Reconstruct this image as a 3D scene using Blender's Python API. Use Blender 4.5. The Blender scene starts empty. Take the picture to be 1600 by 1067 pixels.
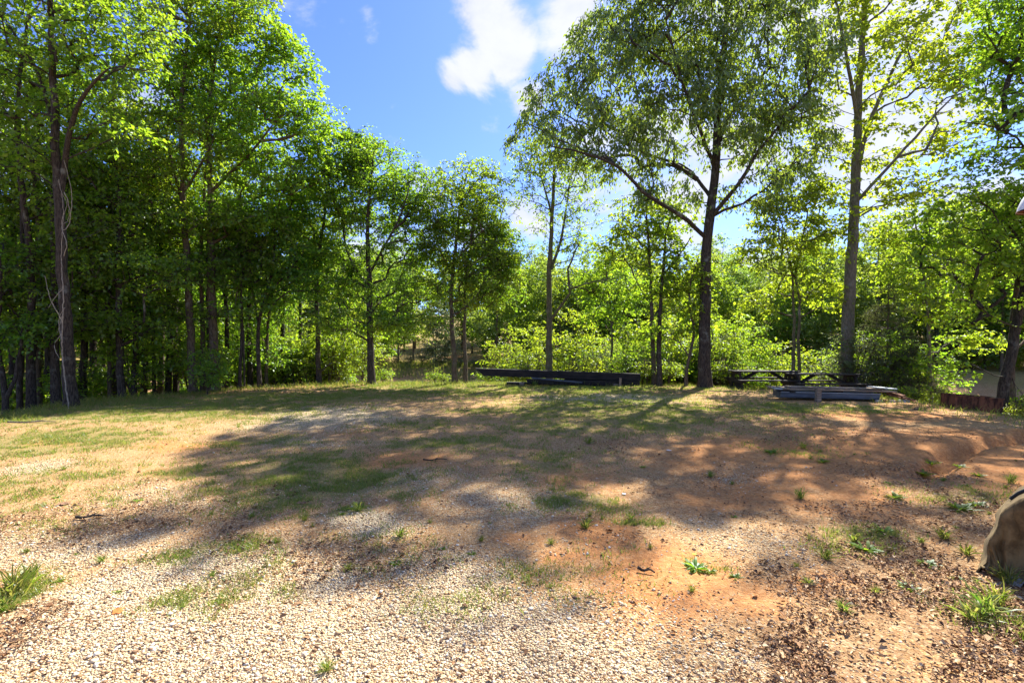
import bpy, math, random
import numpy as np
from mathutils import Vector
rng = np.random.default_rng(7); random.seed(7)
C = bpy.context.scene.collection
S = bpy.context.scene
R = math.radians
# ------------------------------------------------------------------ camera
F = 750.0; CH = 1.7; HY = 533.0
cam = bpy.data.objects.new('camera', bpy.data.cameras.new('camera')); C.objects.link(cam)
cam.location = (0, 0, CH); cam.rotation_euler = (R(90), 0, 0)
cam.data.sensor_width = 36; cam.data.lens = F/1600*36; cam.data.clip_start = .05; cam.data.clip_end = 3000
S.camera = cam
# ------------------------------------------------------------------ sun + sky
SUN_AZ, SUN_EL = 34.0, 46.0       # degrees right of the view direction, above the horizon
sd = Vector((math.sin(R(SUN_AZ))*math.cos(R(SUN_EL)), math.cos(R(SUN_AZ))*math.cos(R(SUN_EL)), math.sin(R(SUN_EL))))
sl = bpy.data.lights.new('sun', 'SUN'); so = bpy.data.objects.new('sun', sl); C.objects.link(so)
sl.energy = 5.0; sl.angle = R(.6); sl.color = (1, .955, .85)
so.rotation_euler = sd.to_track_quat('Z', 'Y').to_euler(); so.location = (0, 0, 60)
W = bpy.data.worlds.new('World'); S.world = W; W.use_nodes = True
S.view_settings.view_transform = 'Standard'; S.view_settings.look = 'None'
S.view_settings.gamma = 1; S.view_settings.use_curve_mapping = False
S.view_settings.exposure = 1.56
S.render.engine = 'CYCLES'
S.cycles.max_bounces = 9; S.cycles.transmission_bounces = 6; S.cycles.diffuse_bounces = 5

class NT:
    """small helper to wire shader nodes"""
    def __init__(s, t): s.t = t; s.n = t.nodes; s.l = t.links
    def node(s, ty, **k):
        n = s.n.new(ty)
        for a, b in k.items():
            if a == 'inp':
                for i, v in b.items(): s.put(n.inputs[i], v)
            else: setattr(n, a, b)
        return n
    def put(s, i, v):
        if isinstance(v, bpy.types.NodeSocket): s.l.new(v, i)
        elif isinstance(v, tuple) and len(v) == 3 and i.type == 'RGBA': i.default_value = (*v, 1)
        else: i.default_value = v
    def m(s, op, a, b=0.0, c=0.0, clamp=False):
        n = s.node('ShaderNodeMath', operation=op, use_clamp=clamp); s.put(n.inputs[0], a); s.put(n.inputs[1], b); s.put(n.inputs[2], c); return n.outputs[0]
    def mix(s, f, a, b, blend='MIX'):
        n = s.node('ShaderNodeMix', data_type='RGBA', blend_type=blend); s.put(n.inputs[0], f); s.put(n.inputs[6], a); s.put(n.inputs[7], b); return n.outputs[2]
    def noise(s, vec, scale, detail=3, rough=.55, out=0, dist=0.0):
        n = s.node('ShaderNodeTexNoise'); n.inputs['Scale'].default_value = scale; n.inputs['Detail'].default_value = detail
        n.inputs['Roughness'].default_value = rough; n.inputs['Distortion'].default_value = dist; s.put(n.inputs['Vector'], vec); return n.outputs[out]
    def step(s, v, a, b, lo=0.0, hi=1.0):
        n = s.node('ShaderNodeMapRange', interpolation_type='SMOOTHSTEP'); s.put(n.inputs[0], v); s.put(n.inputs[1], a); s.put(n.inputs[2], b); n.inputs[3].default_value = lo; n.inputs[4].default_value = hi; return n.outputs[0]

w = NT(W.node_tree); w.n.clear()
sky = w.node('ShaderNodeTexSky', sky_type='NISHITA', sun_disc=False)
sky.sun_elevation = R(SUN_EL); sky.sun_rotation = R(SUN_AZ); sky.air_density = 1.0; sky.dust_density = .6; sky.ozone_density = 3.0
tc = w.node('ShaderNodeTexCoord'); g = tc.outputs['Generated']
def dirof(px, py): return Vector(((px-800)/F, 1, (HY-py)/F)).normalized()
# cumulus: broken cover, thickened over the unseen sky to add neutral fill light, with the ones the photograph shows where they stand
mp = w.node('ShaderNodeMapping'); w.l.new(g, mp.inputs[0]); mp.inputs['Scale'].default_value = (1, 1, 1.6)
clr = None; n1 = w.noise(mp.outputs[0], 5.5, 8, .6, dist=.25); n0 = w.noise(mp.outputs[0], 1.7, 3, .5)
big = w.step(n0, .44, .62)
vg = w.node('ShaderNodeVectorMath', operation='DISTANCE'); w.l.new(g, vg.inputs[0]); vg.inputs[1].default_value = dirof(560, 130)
acc = w.m('MULTIPLY', w.m('MULTIPLY', big, w.step(vg.outputs['Value'], .28, .62)), .9)  # added fill cloud, kept clear round the blue gap ahead
for px, py, rad, wt in [(745,10,70,1.0),(780,50,62,1.0),(795,90,45,1.0),(740,108,42,.95),(708,125,34,.9),(575,12,20,.7),(905,10,70,1),(900,70,60,.8),(826,160,38,1),(960,60,60,.7),
                        (655,290,42,.9),(820,335,70,1),(920,330,80,1),(760,370,60,.8),(1010,400,90,.9),(1200,250,80,.8),(1320,190,60,.9),(1460,165,60,1),(1430,110,60,.7),(240,160,60,.8),(480,125,30,.6),(1550,20,60,.7),(600,400,120,.7),(1400,420,120,.5),(300,420,150,.6),(1180,350,80,.8)]:
    d = dirof(px, py)
    vm = w.node('ShaderNodeVectorMath', operation='DISTANCE'); w.l.new(g, vm.inputs[0]); vm.inputs[1].default_value = d
    c = w.step(vm.outputs['Value'], 0.0, rad/F*1.4*max(.55, 1/ math.sqrt(1+((px-800)/F)**2+((HY-py)/F)**2)), wt, 0)
    acc = w.m('MAXIMUM', acc, c)
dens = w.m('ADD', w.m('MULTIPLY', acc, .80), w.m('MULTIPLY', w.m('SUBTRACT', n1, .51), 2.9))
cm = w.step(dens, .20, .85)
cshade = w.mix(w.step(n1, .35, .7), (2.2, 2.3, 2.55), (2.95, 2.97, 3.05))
skyc = w.mix(1.0, sky.outputs[0], (.385, .48, .80), 'MULTIPLY')
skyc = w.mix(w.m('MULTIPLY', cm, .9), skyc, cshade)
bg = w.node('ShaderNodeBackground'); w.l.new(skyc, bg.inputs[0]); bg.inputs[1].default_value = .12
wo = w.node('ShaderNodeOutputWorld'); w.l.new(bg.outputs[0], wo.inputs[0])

# ------------------------------------------------------------------ noise + terrain
TAB = np.random.default_rng(3).random((256, 256))
def vnoise(x, y, s=1.0, off=0):
    x = np.asarray(x, float)/s + off*17.3 + 1000; y = np.asarray(y, float)/s + off*9.1 + 1000
    xi = np.floor(x).astype(int); yi = np.floor(y).astype(int); fx = x-xi; fy = y-yi
    fx = fx*fx*(3-2*fx); fy = fy*fy*(3-2*fy)
    a = TAB[xi % 256, yi % 256]; b = TAB[(xi+1) % 256, yi % 256]; c = TAB[xi % 256, (yi+1) % 256]; d = TAB[(xi+1) % 256, (yi+1) % 256]
    return (a*(1-fx)+b*fx)*(1-fy)+(c*(1-fx)+d*fx)*fy
def fbm(x, y, s, o=4, off=0):
    v = 0; a = .5; t = 0
    for i in range(o): v = v+a*vnoise(x, y, s/2**i, off+i*3); t += a; a *= .5
    return v/t
def sstep(v, a, b):
    t = np.clip((v-a)/(b-a), 0, 1); return t*t*(3-2*t)
def padd(x, y):
    cx, cy, hx, hy, r = -.3, -21.0, 11.0, 39.8, 6.0
    qx = np.abs(x-cx)-hx+r; qy = np.abs(y-cy)-hy+r
    return np.hypot(np.maximum(qx, 0), np.maximum(qy, 0))+np.minimum(np.maximum(qx, qy), 0)-r
GUL = np.array([(4.9,5.9),(5.5,6.3),(6.1,6.75),(6.7,7.3),(7.5,7.7),(8.6,8.3),(9.8,9.0)])
def gully(x, y):
    d = np.full(np.shape(x), 9.0)
    for a, b in zip(GUL[:-1], GUL[1:]):
        ab = b-a; t = np.clip(((x-a[0])*ab[0]+(y-a[1])*ab[1])/(ab@ab), 0, 1)
        d = np.minimum(d, np.hypot(x-a[0]-t*ab[0], y-a[1]-t*ab[1]))
    return d
def H(x, y):
    x = np.asarray(x, float); y = np.asarray(y, float)
    d = np.maximum(padd(x, y)+(fbm(x, y, 3, 2, 5)-.5)*.8, 0)
    h = -.30*(np.sqrt(d*d+2.2)-1.483)
    h = np.maximum(h, -4.4+.1*fbm(x, y, 5))
    h = h+(fbm(x, y, 4.0, 3, 1)-.5)*.14*sstep(-d, -14, 0)+(fbm(x, y, .7, 4, 2)-.5)*.055
    near = sstep(16-np.hypot(x, y), 0, 4)
    h = h-near*.17*sstep(-(gully(x+(fbm(x, y, .4, 3, 91)-.5)*.35, y+(fbm(x, y, .4, 3, 92)-.5)*.35)), -.26, -.07)*sstep(x, 4.6, 5.6)
    h = h+near*.08*np.exp(-((x-7.6)**2/2.2+(y-6.2)**2/.5))+near*.07*np.exp(-((x-6.6)**2/2.5+(y-8.2)**2/.5))
    r = np.hypot(x, y); a = np.arctan2(x, y)
    sh = 60+3*np.sin(a*5+1)+2*np.sin(a*11)
    e = r-sh
    far = -4.4+np.clip(e+3, 0, 4.5)*.62+np.clip(e-1.5, 0, 400)*.055+sstep(e, 20, 120)*6
    far = far+(fbm(x, y, 14, 3, 4)-.5)*1.2*sstep(e, 0, 10)
    return np.where(e > -3, np.maximum(h, far), h)
def gp(px, py, z=0.0):
    D = (CH-z)*F/(py-HY); return ((px-800)/F*D, D)
def P(px, py, D): return np.array([(px-800)/F*D, D, CH-(py-HY)/F*D])
LAKE_Z = -3.0

# ground cover weights: (px, py, half width px, half height px, weight)
def blobs_w(x, y, lst):
    v = np.zeros(np.shape(x))
    for px, py, hw, hh, wt in lst:
        cx, cy = gp(px, py); sx = hw/F*cy; y0 = gp(px, py+hh)[1]; y1 = gp(px, max(py-hh, 560))[1]; sy = max((y1-y0)/2, .08)
        v = np.maximum(v, wt*np.exp(-((x-cx)/sx)**2-((y-cy)/sy)**2))
    return v
GR = [(120,640,330,22,1),(60,690,180,30,.75),(330,640,200,20,.85),(400,690,90,8,.8),(30,760,110,40,.6),(470,620,160,10,.9),(520,745,140,32,.95),(430,735,120,30,.6),(350,865,75,20,.9),(390,905,50,14,.6),(560,795,32,8,1),(470,790,100,20,.4),
      (700,692,130,13,.7),(640,665,90,9,.5),(960,640,190,20,1),(880,668,110,16,.6),(800,605,280,11,1),(1010,655,90,16,.8),(860,720,90,25,.5),(870,770,75,16,.65),(940,808,60,9,.8),(20,925,60,42,.9),
      (610,850,80,40,.25),(830,900,160,50,.2),(640,930,80,40,.25),(1260,640,120,8,.8),(1000,612,200,6,.4),(1290,830,60,15,.6),(1350,840,60,15,.6),(1500,780,70,14,.6),(1090,880,40,10,.3),(1430,770,60,20,.4),(1240,700,60,10,.4),(1550,950,60,40,.45),(1190,640,90,10,.4),(250,740,160,25,.5),(120,790,120,30,.35),(760,640,90,8,.6)]
GV = [(250,930,230,110,1),(500,990,420,110,1),(820,1000,330,90,.95),(1150,1030,220,60,.7),(520,650,120,22,.9),(600,812,80,25,.9),(780,770,140,45,.45),(950,622,130,10,.9),(270,780,150,30,.5),(30,735,60,14,.7),(150,850,200,50,.6),(500,890,120,40,.8),(700,900,160,60,.85),(460,690,160,12,.45),(1100,820,130,40,.45),(640,750,120,25,.4),(1180,740,90,20,.3)]
OR = [(880,835,75,45,.9),(1030,895,150,55,.95),(1010,930,90,60,.8),(620,722,130,26,.7),(300,692,110,12,.75),(90,690,90,8,.7),(1190,690,150,22,.7),(1400,705,270,50,1.0),(1250,760,260,50,.7),(1120,710,200,40,.6),(1380,650,200,14,.7),(1530,690,120,25,.9),(1300,900,90,40,.6),(560,672,120,14,.5),(700,770,110,25,.4),(900,740,110,30,.5),(1080,760,110,30,.5),(880,950,140,50,.45),(1500,640,140,18,.5),(1280,770,170,50,.45),(1560,740,90,20,.8),(1480,860,60,30,.4),(1200,920,90,50,.6),(210,740,130,14,.4),(1440,950,60,30,.5)]
LI = [(1480,920,260,160,.95),(1350,1000,220,90,.8),(1200,960,90,50,.75),(1230,650,200,20,.55),(1400,740,130,30,.6),(60,820,200,35,.75),(250,800,220,26,.65),(420,850,160,40,.6),(330,760,180,20,.4),(560,870,160,40,.5),(300,870,120,40,.35),(60,980,140,60,.55),(980,700,150,30,.4),(1130,605,90,6,.9),(1040,610,90,5,.6),(1130,880,120,30,.5),(1290,680,200,18,.6),(960,840,90,26,.5),(1080,740,200,40,.35),(1500,800,160,50,.7)]
def weights(x, y):
    q = .55; dx = (fbm(x, y, 1.1, 4, 11)-.5)*q*2.2; dy = (fbm(x, y, 1.1, 4, 23)-.5)*q*2.2
    X, Y = x+dx, y+dy
    n = fbm(x, y, .8, 4, 31)
    d = padd(x, y); r = np.hypot(x, y)
    out = sstep(d, -.3, .8)
    g = blobs_w(X, Y, GR)*(.7+1.0*n)
    g = np.maximum(g, out*.55*fbm(x, y, 1.5, 3, 8)*1.2)
    g = np.maximum(g, sstep(r, 58, 61)*.95)
    gv = blobs_w(X, Y, GV)*(.6+.8*fbm(x, y, .6, 4, 41)); o = blobs_w(X, Y, OR)*(.65+.9*fbm(x, y, .7, 4, 51)); li = blobs_w(X, Y, LI)*(.55+.9*fbm(x, y, .5, 4, 61))
    li = np.maximum(li, out*.8*(r < 50)); gv = gv*(1-out); 
    o = np.maximum(o, .9*np.exp(-(gully(x, y)/.35)**2)*(r < 16)*(x > 4.6))
    o = np.maximum(o, np.exp(-((x+8.2)/5)**2-((y-76)/5)**2))
    g = g*(1-.9*np.exp(-((x+8.2)/5)**2-((y-76)/5)**2))
    return g, gv, o, li

# ------------------------------------------------------------------ object helpers
def mesh_np(name, V, Fc, mats, smooth=False, attr=None, fattr=None):
    """V (n,3), Fc list of int arrays (each (m,3) or (m,4))"""
    me = bpy.data.meshes.new(name)
    if not isinstance(Fc, list): Fc = [Fc]
    Fc = [f for f in Fc if len(f)]
    nl = sum(f.size for f in Fc); nf = sum(len(f) for f in Fc)
    me.vertices.add(len(V)); me.vertices.foreach_set('co', np.ascontiguousarray(V, np.float32).ravel())
    me.loops.add(nl); me.loops.foreach_set('vertex_index', np.concatenate([f.ravel() for f in Fc]).astype(np.int32))
    st = []; o = 0
    for f in Fc: st.append(o+np.arange(len(f))*f.shape[1]); o += f.size
    me.polygons.add(nf); me.polygons.foreach_set('loop_start', np.concatenate(st).astype(np.int32))
    me.update(calc_edges=True)
    if smooth: me.polygons.foreach_set('use_smooth', np.ones(nf, bool))
    if not isinstance(mats, (list, tuple)): mats = [mats]
    for m in mats: me.materials.append(m)
    if fattr is not None:
        a = me.attributes.new('rnd', 'FLOAT', 'FACE'); a.data.foreach_set('value', np.asarray(fattr, np.float32))
    if attr is not None:
        a = me.attributes.new('cover', 'FLOAT_COLOR', 'POINT'); a.data.foreach_set('color', np.asarray(attr, np.float32).ravel())
    return me
def link(name, me, parent=None, loc=None, rot=None):
    o = bpy.data.objects.new(name, me); C.objects.link(o)
    if parent: o.parent = parent
    if loc is not None: o.location = loc
    if rot is not None: o.rotation_euler = rot
    return o
def tag(o, label, cat, group=None, kind=None):
    if label: o['label'] = label
    if cat: o['category'] = cat
    if group: o['group'] = group
    if kind: o['kind'] = kind
    return o
def thing(name, label, cat, loc=(0,0,0), rot=(0,0,0), group=None):
    return tag(link(name, None, None, loc, rot), label, cat, group)
KIDS = {}
def part(name, me, parent, loc=None, rot=None, label=None, kind=None):
    o = link(name, me, parent, loc, rot); KIDS.setdefault(parent.name, []).append(o)
    if label: o['label'] = label
    if kind: o['kind'] = kind
    return o
def dup(root, loc, rotz=0, sc=1.0, label=None, rot=None, zs=None):
    r = root.copy(); C.objects.link(r); r.location = loc; r.rotation_euler = rot if rot else (0, 0, rotz)
    r.scale = (sc, sc, zs or sc)
    if label: r['label'] = label
    for ch in KIDS.get(root.name, []):
        c = ch.copy(); C.objects.link(c); c.parent = r
        for gch in KIDS.get(ch.name, []):
            d = gch.copy(); C.objects.link(d); d.parent = c
    return r
def drop(o):
    for ch in KIDS.pop(o.name): bpy.data.objects.remove(ch)
    bpy.data.objects.remove(o)
class MB:
    """collects quads/tris"""
    def __init__(s): s.v = []; s.f = []
    def box(s, c, size, rot=(0,0,0), taper=1.0, jit=0):
        from mathutils import Euler
        e = Euler(rot).to_matrix(); b = len(s.v)
        for z in (-1, 1):
            for x, y in ((-1,-1),(1,-1),(1,1),(-1,1)):
                t = taper if z > 0 else 1
                p = Vector((x*size[0]/2*t, y*size[1]/2*t, z*size[2]/2))+Vector((random.uniform(-jit, jit), random.uniform(-jit, jit), random.uniform(-jit, jit)))
                s.v.append(tuple(e @ p+Vector(c)))
        for q in ((0,3,2,1),(4,5,6,7),(0,1,5,4),(1,2,6,5),(2,3,7,6),(3,0,4,7)): s.f.append(tuple(b+i for i in q))
        return s
    def prism(s, pts, y0, y1):
        """outline in xz extruded along y"""
        b = len(s.v); n = len(pts)
        for y in (y0, y1):
            for x, z in pts: s.v.append((x, y, z))
        s.f.append(tuple(b+i for i in range(n))); s.f.append(tuple(b+n+i for i in reversed(range(n))))
        for i in range(n): j = (i+1) % n; s.f.append((b+i, b+n+i, b+n+j, b+j))
        return s
    def lathe(s, prof, n=20, c=(0,0,0)):
        b = len(s.v)
        for r, z in prof:
            for k in range(n): a = 2*math.pi*k/n; s.v.append((c[0]+r*math.cos(a), c[1]+r*math.sin(a), c[2]+z))
        for i in range(len(prof)-1):
            for k in range(n): k2 = (k+1) % n; s.f.append((b+i*n+k, b+i*n+k2, b+(i+1)*n+k2, b+(i+1)*n+k))
        return s
    def build(s, name, mat, bevel=0.0, smooth=False):
        import bmesh
        me = bpy.data.meshes.new(name); me.from_pydata(s.v, [], s.f); me.materials.append(mat)
        bm = bmesh.new(); bm.from_mesh(me)
        bmesh.ops.recalc_face_normals(bm, faces=bm.faces)
        if bevel: bmesh.ops.bevel(bm, geom=bm.edges[:], offset=bevel, segments=1, affect='EDGES')
        bm.to_mesh(me); bm.free()
        if smooth: me.polygons.foreach_set('use_smooth', [True]*len(me.polygons))
        return me

# ------------------------------------------------------------------ materials
def mat(name):
    m = bpy.data.materials.new(name); m.use_nodes = True; t = NT(m.node_tree); t.n.clear(); t.out = t.node('ShaderNodeOutputMaterial'); return m, t
def pbsdf(t, col, rough=.8, bump=None, bs=.3, bd=.02, metal=0.0, spec=.3):
    b = t.node('ShaderNodeBsdfPrincipled'); t.put(b.inputs['Base Color'], col); t.put(b.inputs['Roughness'], rough); t.put(b.inputs['Metallic'], metal)
    b.inputs['Specular IOR Level'].default_value = spec
    if bump is not None:
        bn = t.node('ShaderNodeBump'); bn.inputs['Strength'].default_value = bs; bn.inputs['Distance'].default_value = bd
        t.l.new(bump, bn.inputs['Height']); t.l.new(bn.outputs[0], b.inputs['Normal'])
    t.l.new(b.outputs[0], t.out.inputs[0]); return b
def leafmat(name, dark, light, tdark, tlight, tr=.5, gloss=.08):
    m, t = mat(name)
    at = t.node('ShaderNodeAttribute', attribute_name='rnd'); oi = t.node('ShaderNodeObjectInfo')
    f = at.outputs['Fac']
    c = t.mix(f, dark, light); c2 = t.mix(f, tdark, tlight)
    hs = t.node('ShaderNodeHueSaturation'); t.put(hs.inputs['Color'], c); t.put(hs.inputs['Hue'], t.m('ADD', t.m('MULTIPLY', oi.outputs['Random'], .035), .482)); t.put(hs.inputs['Value'], t.m('ADD', t.m('MULTIPLY', oi.outputs['Random'], .3), .85))
    h2 = t.node('ShaderNodeHueSaturation'); t.put(h2.inputs['Color'], c2); t.put(h2.inputs['Hue'], t.m('ADD', t.m('MULTIPLY', oi.outputs['Random'], .035), .482)); t.put(h2.inputs['Value'], 1.0)
    d = t.node('ShaderNodeBsdfDiffuse'); t.l.new(hs.outputs[0], d.inputs[0])
    tl = t.node('ShaderNodeBsdfTranslucent'); t.l.new(h2.outputs[0], tl.inputs[0])
    gl = t.node('ShaderNodeBsdfGlossy'); gl.inputs['Roughness'].default_value = .42; gl.inputs[0].default_value = (.9, .95, 1, 1)
    a = t.node('ShaderNodeMixShader'); a.inputs[0].default_value = tr; t.l.new(d.outputs[0], a.inputs[1]); t.l.new(tl.outputs[0], a.inputs[2])
    b = t.node('ShaderNodeMixShader'); b.inputs[0].default_value = gloss; t.l.new(a.outputs[0], b.inputs[1]); t.l.new(gl.outputs[0], b.inputs[2])
    t.l.new(b.outputs[0], t.out.inputs[0]); return m
def barkmat(name, c1, c2, moss=0.0):
    m, t = mat(name); g = t.node('ShaderNodeTexCoord').outputs['Object']
    mp = t.node('ShaderNodeMapping'); t.l.new(g, mp.inputs[0]); mp.inputs['Scale'].default_value = (1, 1, .22)
    n = t.noise(mp.outputs[0], 34, 5, .65); n2 = t.noise(g, 2.5, 4, .6)
    col = t.mix(t.step(n, .35, .65), c1, c2)
    col = t.mix(t.m('MULTIPLY', t.step(n2, .55, .7), .6), col, (.24, .25, .21))
    if moss: col = t.mix(t.m('MULTIPLY', t.step(t.noise(g, 4, 4), .5, .62), moss), col, (.07, .10, .03))
    pbsdf(t, col, .9, n, .9, .03, spec=.15); return m
M = {}
M['leaf_bright'] = leafmat('leaf bright green', (.085,.15,.012), (.14,.20,.018), (.30,.50,.012), (.58,.70,.04), .55, .03)
M['leaf_mid'] = leafmat('leaf mid green', (.075,.145,.018), (.13,.20,.026), (.26,.50,.018), (.52,.68,.035), .54, .03)
M['leaf_dark'] = leafmat('leaf deep green', (.068,.13,.018), (.115,.18,.024), (.22,.46,.016), (.46,.64,.03), .53, .03)
M['leaf_oak'] = leafmat('oak leaf', (.075,.12,.032), (.13,.17,.042), (.26,.38,.03), (.52,.60,.05), .5, .05)
M['leaf_far'] = leafmat('far foliage', (.085,.14,.03), (.15,.21,.05), (.28,.44,.03), (.50,.62,.08), .5, .03)
M['leaf_grey'] = leafmat('grey green foliage', (.08,.11,.05), (.14,.17,.08), (.14,.20,.06), (.28,.33,.1), .4, .02)
M['leaf_cedar'] = leafmat('cedar needles', (.055,.08,.035), (.11,.13,.05), (.10,.14,.03), (.2,.24,.06), .35, .02)
M['grass'] = leafmat('grass blade', (.07,.135,.014), (.27,.25,.07), (.18,.34,.02), (.50,.48,.09), .45, .02)
M['dry_grass'] = leafmat('dry grass', (.22,.18,.08), (.34,.28,.14), (.3,.26,.1), (.4,.34,.16), .3, .02)
M['bark_dark'] = barkmat('dark furrowed bark', (.025,.02,.016), (.085,.068,.052))
M['bark_brown'] = barkmat('brown bark', (.055,.04,.028), (.15,.115,.08), .3)
M['bark_grey'] = barkmat('grey smooth bark', (.10,.085,.065), (.22,.19,.15), .25)
M['bark_olive'] = barkmat('olive mossy bark', (.07,.06,.035), (.16,.135,.08), .5)

# ground
m, t = mat('ground'); M['ground'] = m
geo = t.node('ShaderNodeNewGeometry').outputs['Position']
cv = t.node('ShaderNodeAttribute', attribute_name='cover'); sp = t.node('ShaderNodeSeparateColor'); t.l.new(cv.outputs['Color'], sp.inputs[0])
gw, vw, ow = sp.outputs; lw = cv.outputs['Alpha']
nf = t.noise(geo, 55, 4, .7); nm = t.noise(geo, 9, 4, .65); nl = t.noise(geo, 1.6, 4, .6)
def vor(sc, feat='F1'):
    v = t.node('ShaderNodeTexVoronoi', feature=feat); v.inputs['Scale'].default_value = sc; 
    wv = t.node('ShaderNodeVectorMath', operation='ADD'); t.l.new(geo, wv.inputs[0]); wv.inputs[1].default_value = (3.3, 1.7, 0); t.l.new(wv.outputs[0], v.inputs['Vector']); return v
v1 = vor(66); v2 = vor(40); v3 = vor(110)
s1 = t.node('ShaderNodeSeparateColor'); t.l.new(v1.outputs['Color'], s1.inputs[0])
s2 = t.node('ShaderNodeSeparateColor'); t.l.new(v2.outputs['Color'], s2.inputs[0])
s3 = t.node('ShaderNodeSeparateColor'); t.l.new(v3.outputs['Color'], s3.inputs[0])
dirt = t.mix(t.step(nl, .3, .7), (.35,.17,.062), (.50,.275,.105)); dirt = t.mix(t.m('MULTIPLY', t.step(nf, .3, .7), .35), dirt, (.21,.105,.045))
dirt = t.mix(t.m('MULTIPLY', t.step(s3.outputs[0], .68, .75), .8), dirt, (.60,.43,.24)); dirt = t.mix(t.m('MULTIPLY', t.step(s3.outputs[1], .8, .86), .7), dirt, (.14,.08,.045))
ora = t.mix(nm, (.42,.155,.05), (.58,.27,.09)); ora = t.mix(t.m('MULTIPLY', t.step(nf, .45, .7), .35), ora, (.25,.11,.06))
grv = t.mix(s1.outputs[0], (.48,.34,.19), (.80,.67,.43)); grv = t.mix(t.m('MULTIPLY', t.step(s1.outputs[1], .8, .9), .65), grv, (.32,.20,.11)); grv = t.mix(t.step(v1.outputs['Distance'], .0, .014, 0, 0), grv, (.1,.08,.06))
grv = t.mix(t.m('MULTIPLY', t.step(nf, .5, .75), .4), grv, (.42,.25,.11))
lit = t.mix(s2.outputs[0], (.14,.07,.03), (.40,.24,.12)); lit = t.mix(t.step(s2.outputs[2], .82, .9), lit, (.50,.37,.22)); lit = t.mix(t.m('MULTIPLY', t.step(nf, .4, .7), .6), lit, (.08,.05,.035))
gra = t.mix(nm, (.08,.115,.02), (.18,.20,.05)); gra = t.mix(t.m('MULTIPLY', t.step(nf, .5, .7), .5), gra, (.26,.20,.10))
def msk(wt, n, k, a, b): return t.step(t.m('ADD', wt, t.m('MULTIPLY', t.m('SUBTRACT', n, .5), k)), a, b)
nq = t.noise(geo, 24, 6, .75)
col = t.mix(msk(ow, nm, 1.0, .25, .75), dirt, ora)
col = t.mix(t.m('MULTIPLY', t.step(nq, .48, .62), .45), col, (.20,.115,.055)); col = t.mix(t.m('MULTIPLY', t.step(nq, .52, .38), .3), col, (.60,.42,.22))
nmix = t.m('ADD', t.m('MULTIPLY', nm, .5), t.m('MULTIPLY', s1.outputs[2], .5))
vm_ = msk(vw, nmix, 1.1, .38, .62); col = t.mix(vm_, col, grv)
lm = msk(lw, t.m('ADD', t.m('MULTIPLY', nm, .5), t.m('MULTIPLY', s2.outputs[1], .5)), 1.2, .48, .6); col = t.mix(t.m('MULTIPLY', lm, .6), col, lit)
gm = msk(gw, t.m('ADD', t.m('MULTIPLY', nm, .6), t.m('MULTIPLY', nf, .4)), 1.6, .42, .68); col = t.mix(t.m('MULTIPLY', gm, .5), col, gra)
hgt = t.m('ADD', t.m('MULTIPLY', nf, .6), t.m('ADD', t.m('MULTIPLY', t.m('SUBTRACT', 1.0, t.m('MULTIPLY', v1.outputs['Distance'], 1.2)), t.m('ADD', .25, t.m('MULTIPLY', vm_, .9))), t.m('MULTIPLY', s2.outputs[0], t.m('MULTIPLY', lm, .7))))
pbsdf(t, col, .95, hgt, .9, .022, spec=.12)

m, t = mat('lake water'); M['water'] = m; g = t.node('ShaderNodeNewGeometry').outputs['Position']
mpw = t.node('ShaderNodeMapping'); t.l.new(g, mpw.inputs[0]); mpw.inputs['Scale'].default_value = (.6, 1.6, 1)
pbsdf(t, t.mix(t.noise(g, .12, 3), (.17,.155,.055), (.23,.205,.085)), .2, t.noise(mpw.outputs[0], 2.2, 4), .25, .05, spec=.5)

def simple(name, c1, c2, sc=12, rough=.75, bs=.3, metal=0.0, stretch=(1,1,1), bd=.01, lo=.35, hi=.65, spec=.3):
    m, t = mat(name); g = t.node('ShaderNodeTexCoord').outputs['Object']
    mp = t.node('ShaderNodeMapping'); t.l.new(g, mp.inputs[0]); mp.inputs['Scale'].default_value = stretch
    n = t.noise(mp.outputs[0], sc, 6, .65); pbsdf(t, t.mix(t.step(n, lo, hi), c1, c2), rough, n, bs, bd, metal, spec); M[name] = m; return m
simple('old dark wood', (.016,.013,.011), (.06,.048,.038), 14, .9, .5, stretch=(.3,3,3))
simple('weathered plank', (.12,.085,.06), (.30,.23,.17), 10, .85, .5, stretch=(.25,4,4))
simple('dark painted steel', (.008,.007,.007), (.03,.024,.02), 5, .8, .2, stretch=(.5,2,2))
simple('galvanised steel', (.22,.24,.27), (.38,.41,.44), 5, .5, .1, .3, stretch=(.4,2,2))
simple('blue grey steel', (.06,.07,.088), (.11,.13,.16), 5, .55, .15, .1, stretch=(.4,2,2))
simple('rusty steel', (.035,.012,.008), (.20,.075,.035), 6, .85, .5, stretch=(1.5,1.5,.5))
simple('canvas', (.085,.055,.022), (.20,.14,.06), 7, .95, .4, bd=.02)
simple('black trim', (.012,.012,.012), (.03,.03,.03), 20, .6)
simple('broken orange wood', (.22,.09,.04), (.42,.20,.10), 9, .85, .5, stretch=(.4,3,3))
simple('concrete', (.2,.18,.15), (.34,.31,.27), 20, .95, .5)
simple('white enamel', (.55,.57,.58), (.72,.74,.76), 5, .5, .1, lo=.2, hi=.5)
simple('tan wood', (.42,.28,.18), (.60,.43,.30), 9, .8, .2)
simple('stone', (.25,.2,.16), (.5,.44,.37), 8, .9, .5)
simple('dead leaf', (.16,.085,.05), (.34,.20,.12), 4, .9, .2)
simple('orange scrap', (.45,.13,.03), (.6,.22,.06), 8, .8)
simple('white paper', (.6,.6,.58), (.75,.75,.74), 8, .8)
simple('car paint', (.45,.52,.6), (.6,.66,.72), 3, .35)
simple('glass dark', (.02,.03,.04), (.04,.06,.08), 3, .1)
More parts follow.
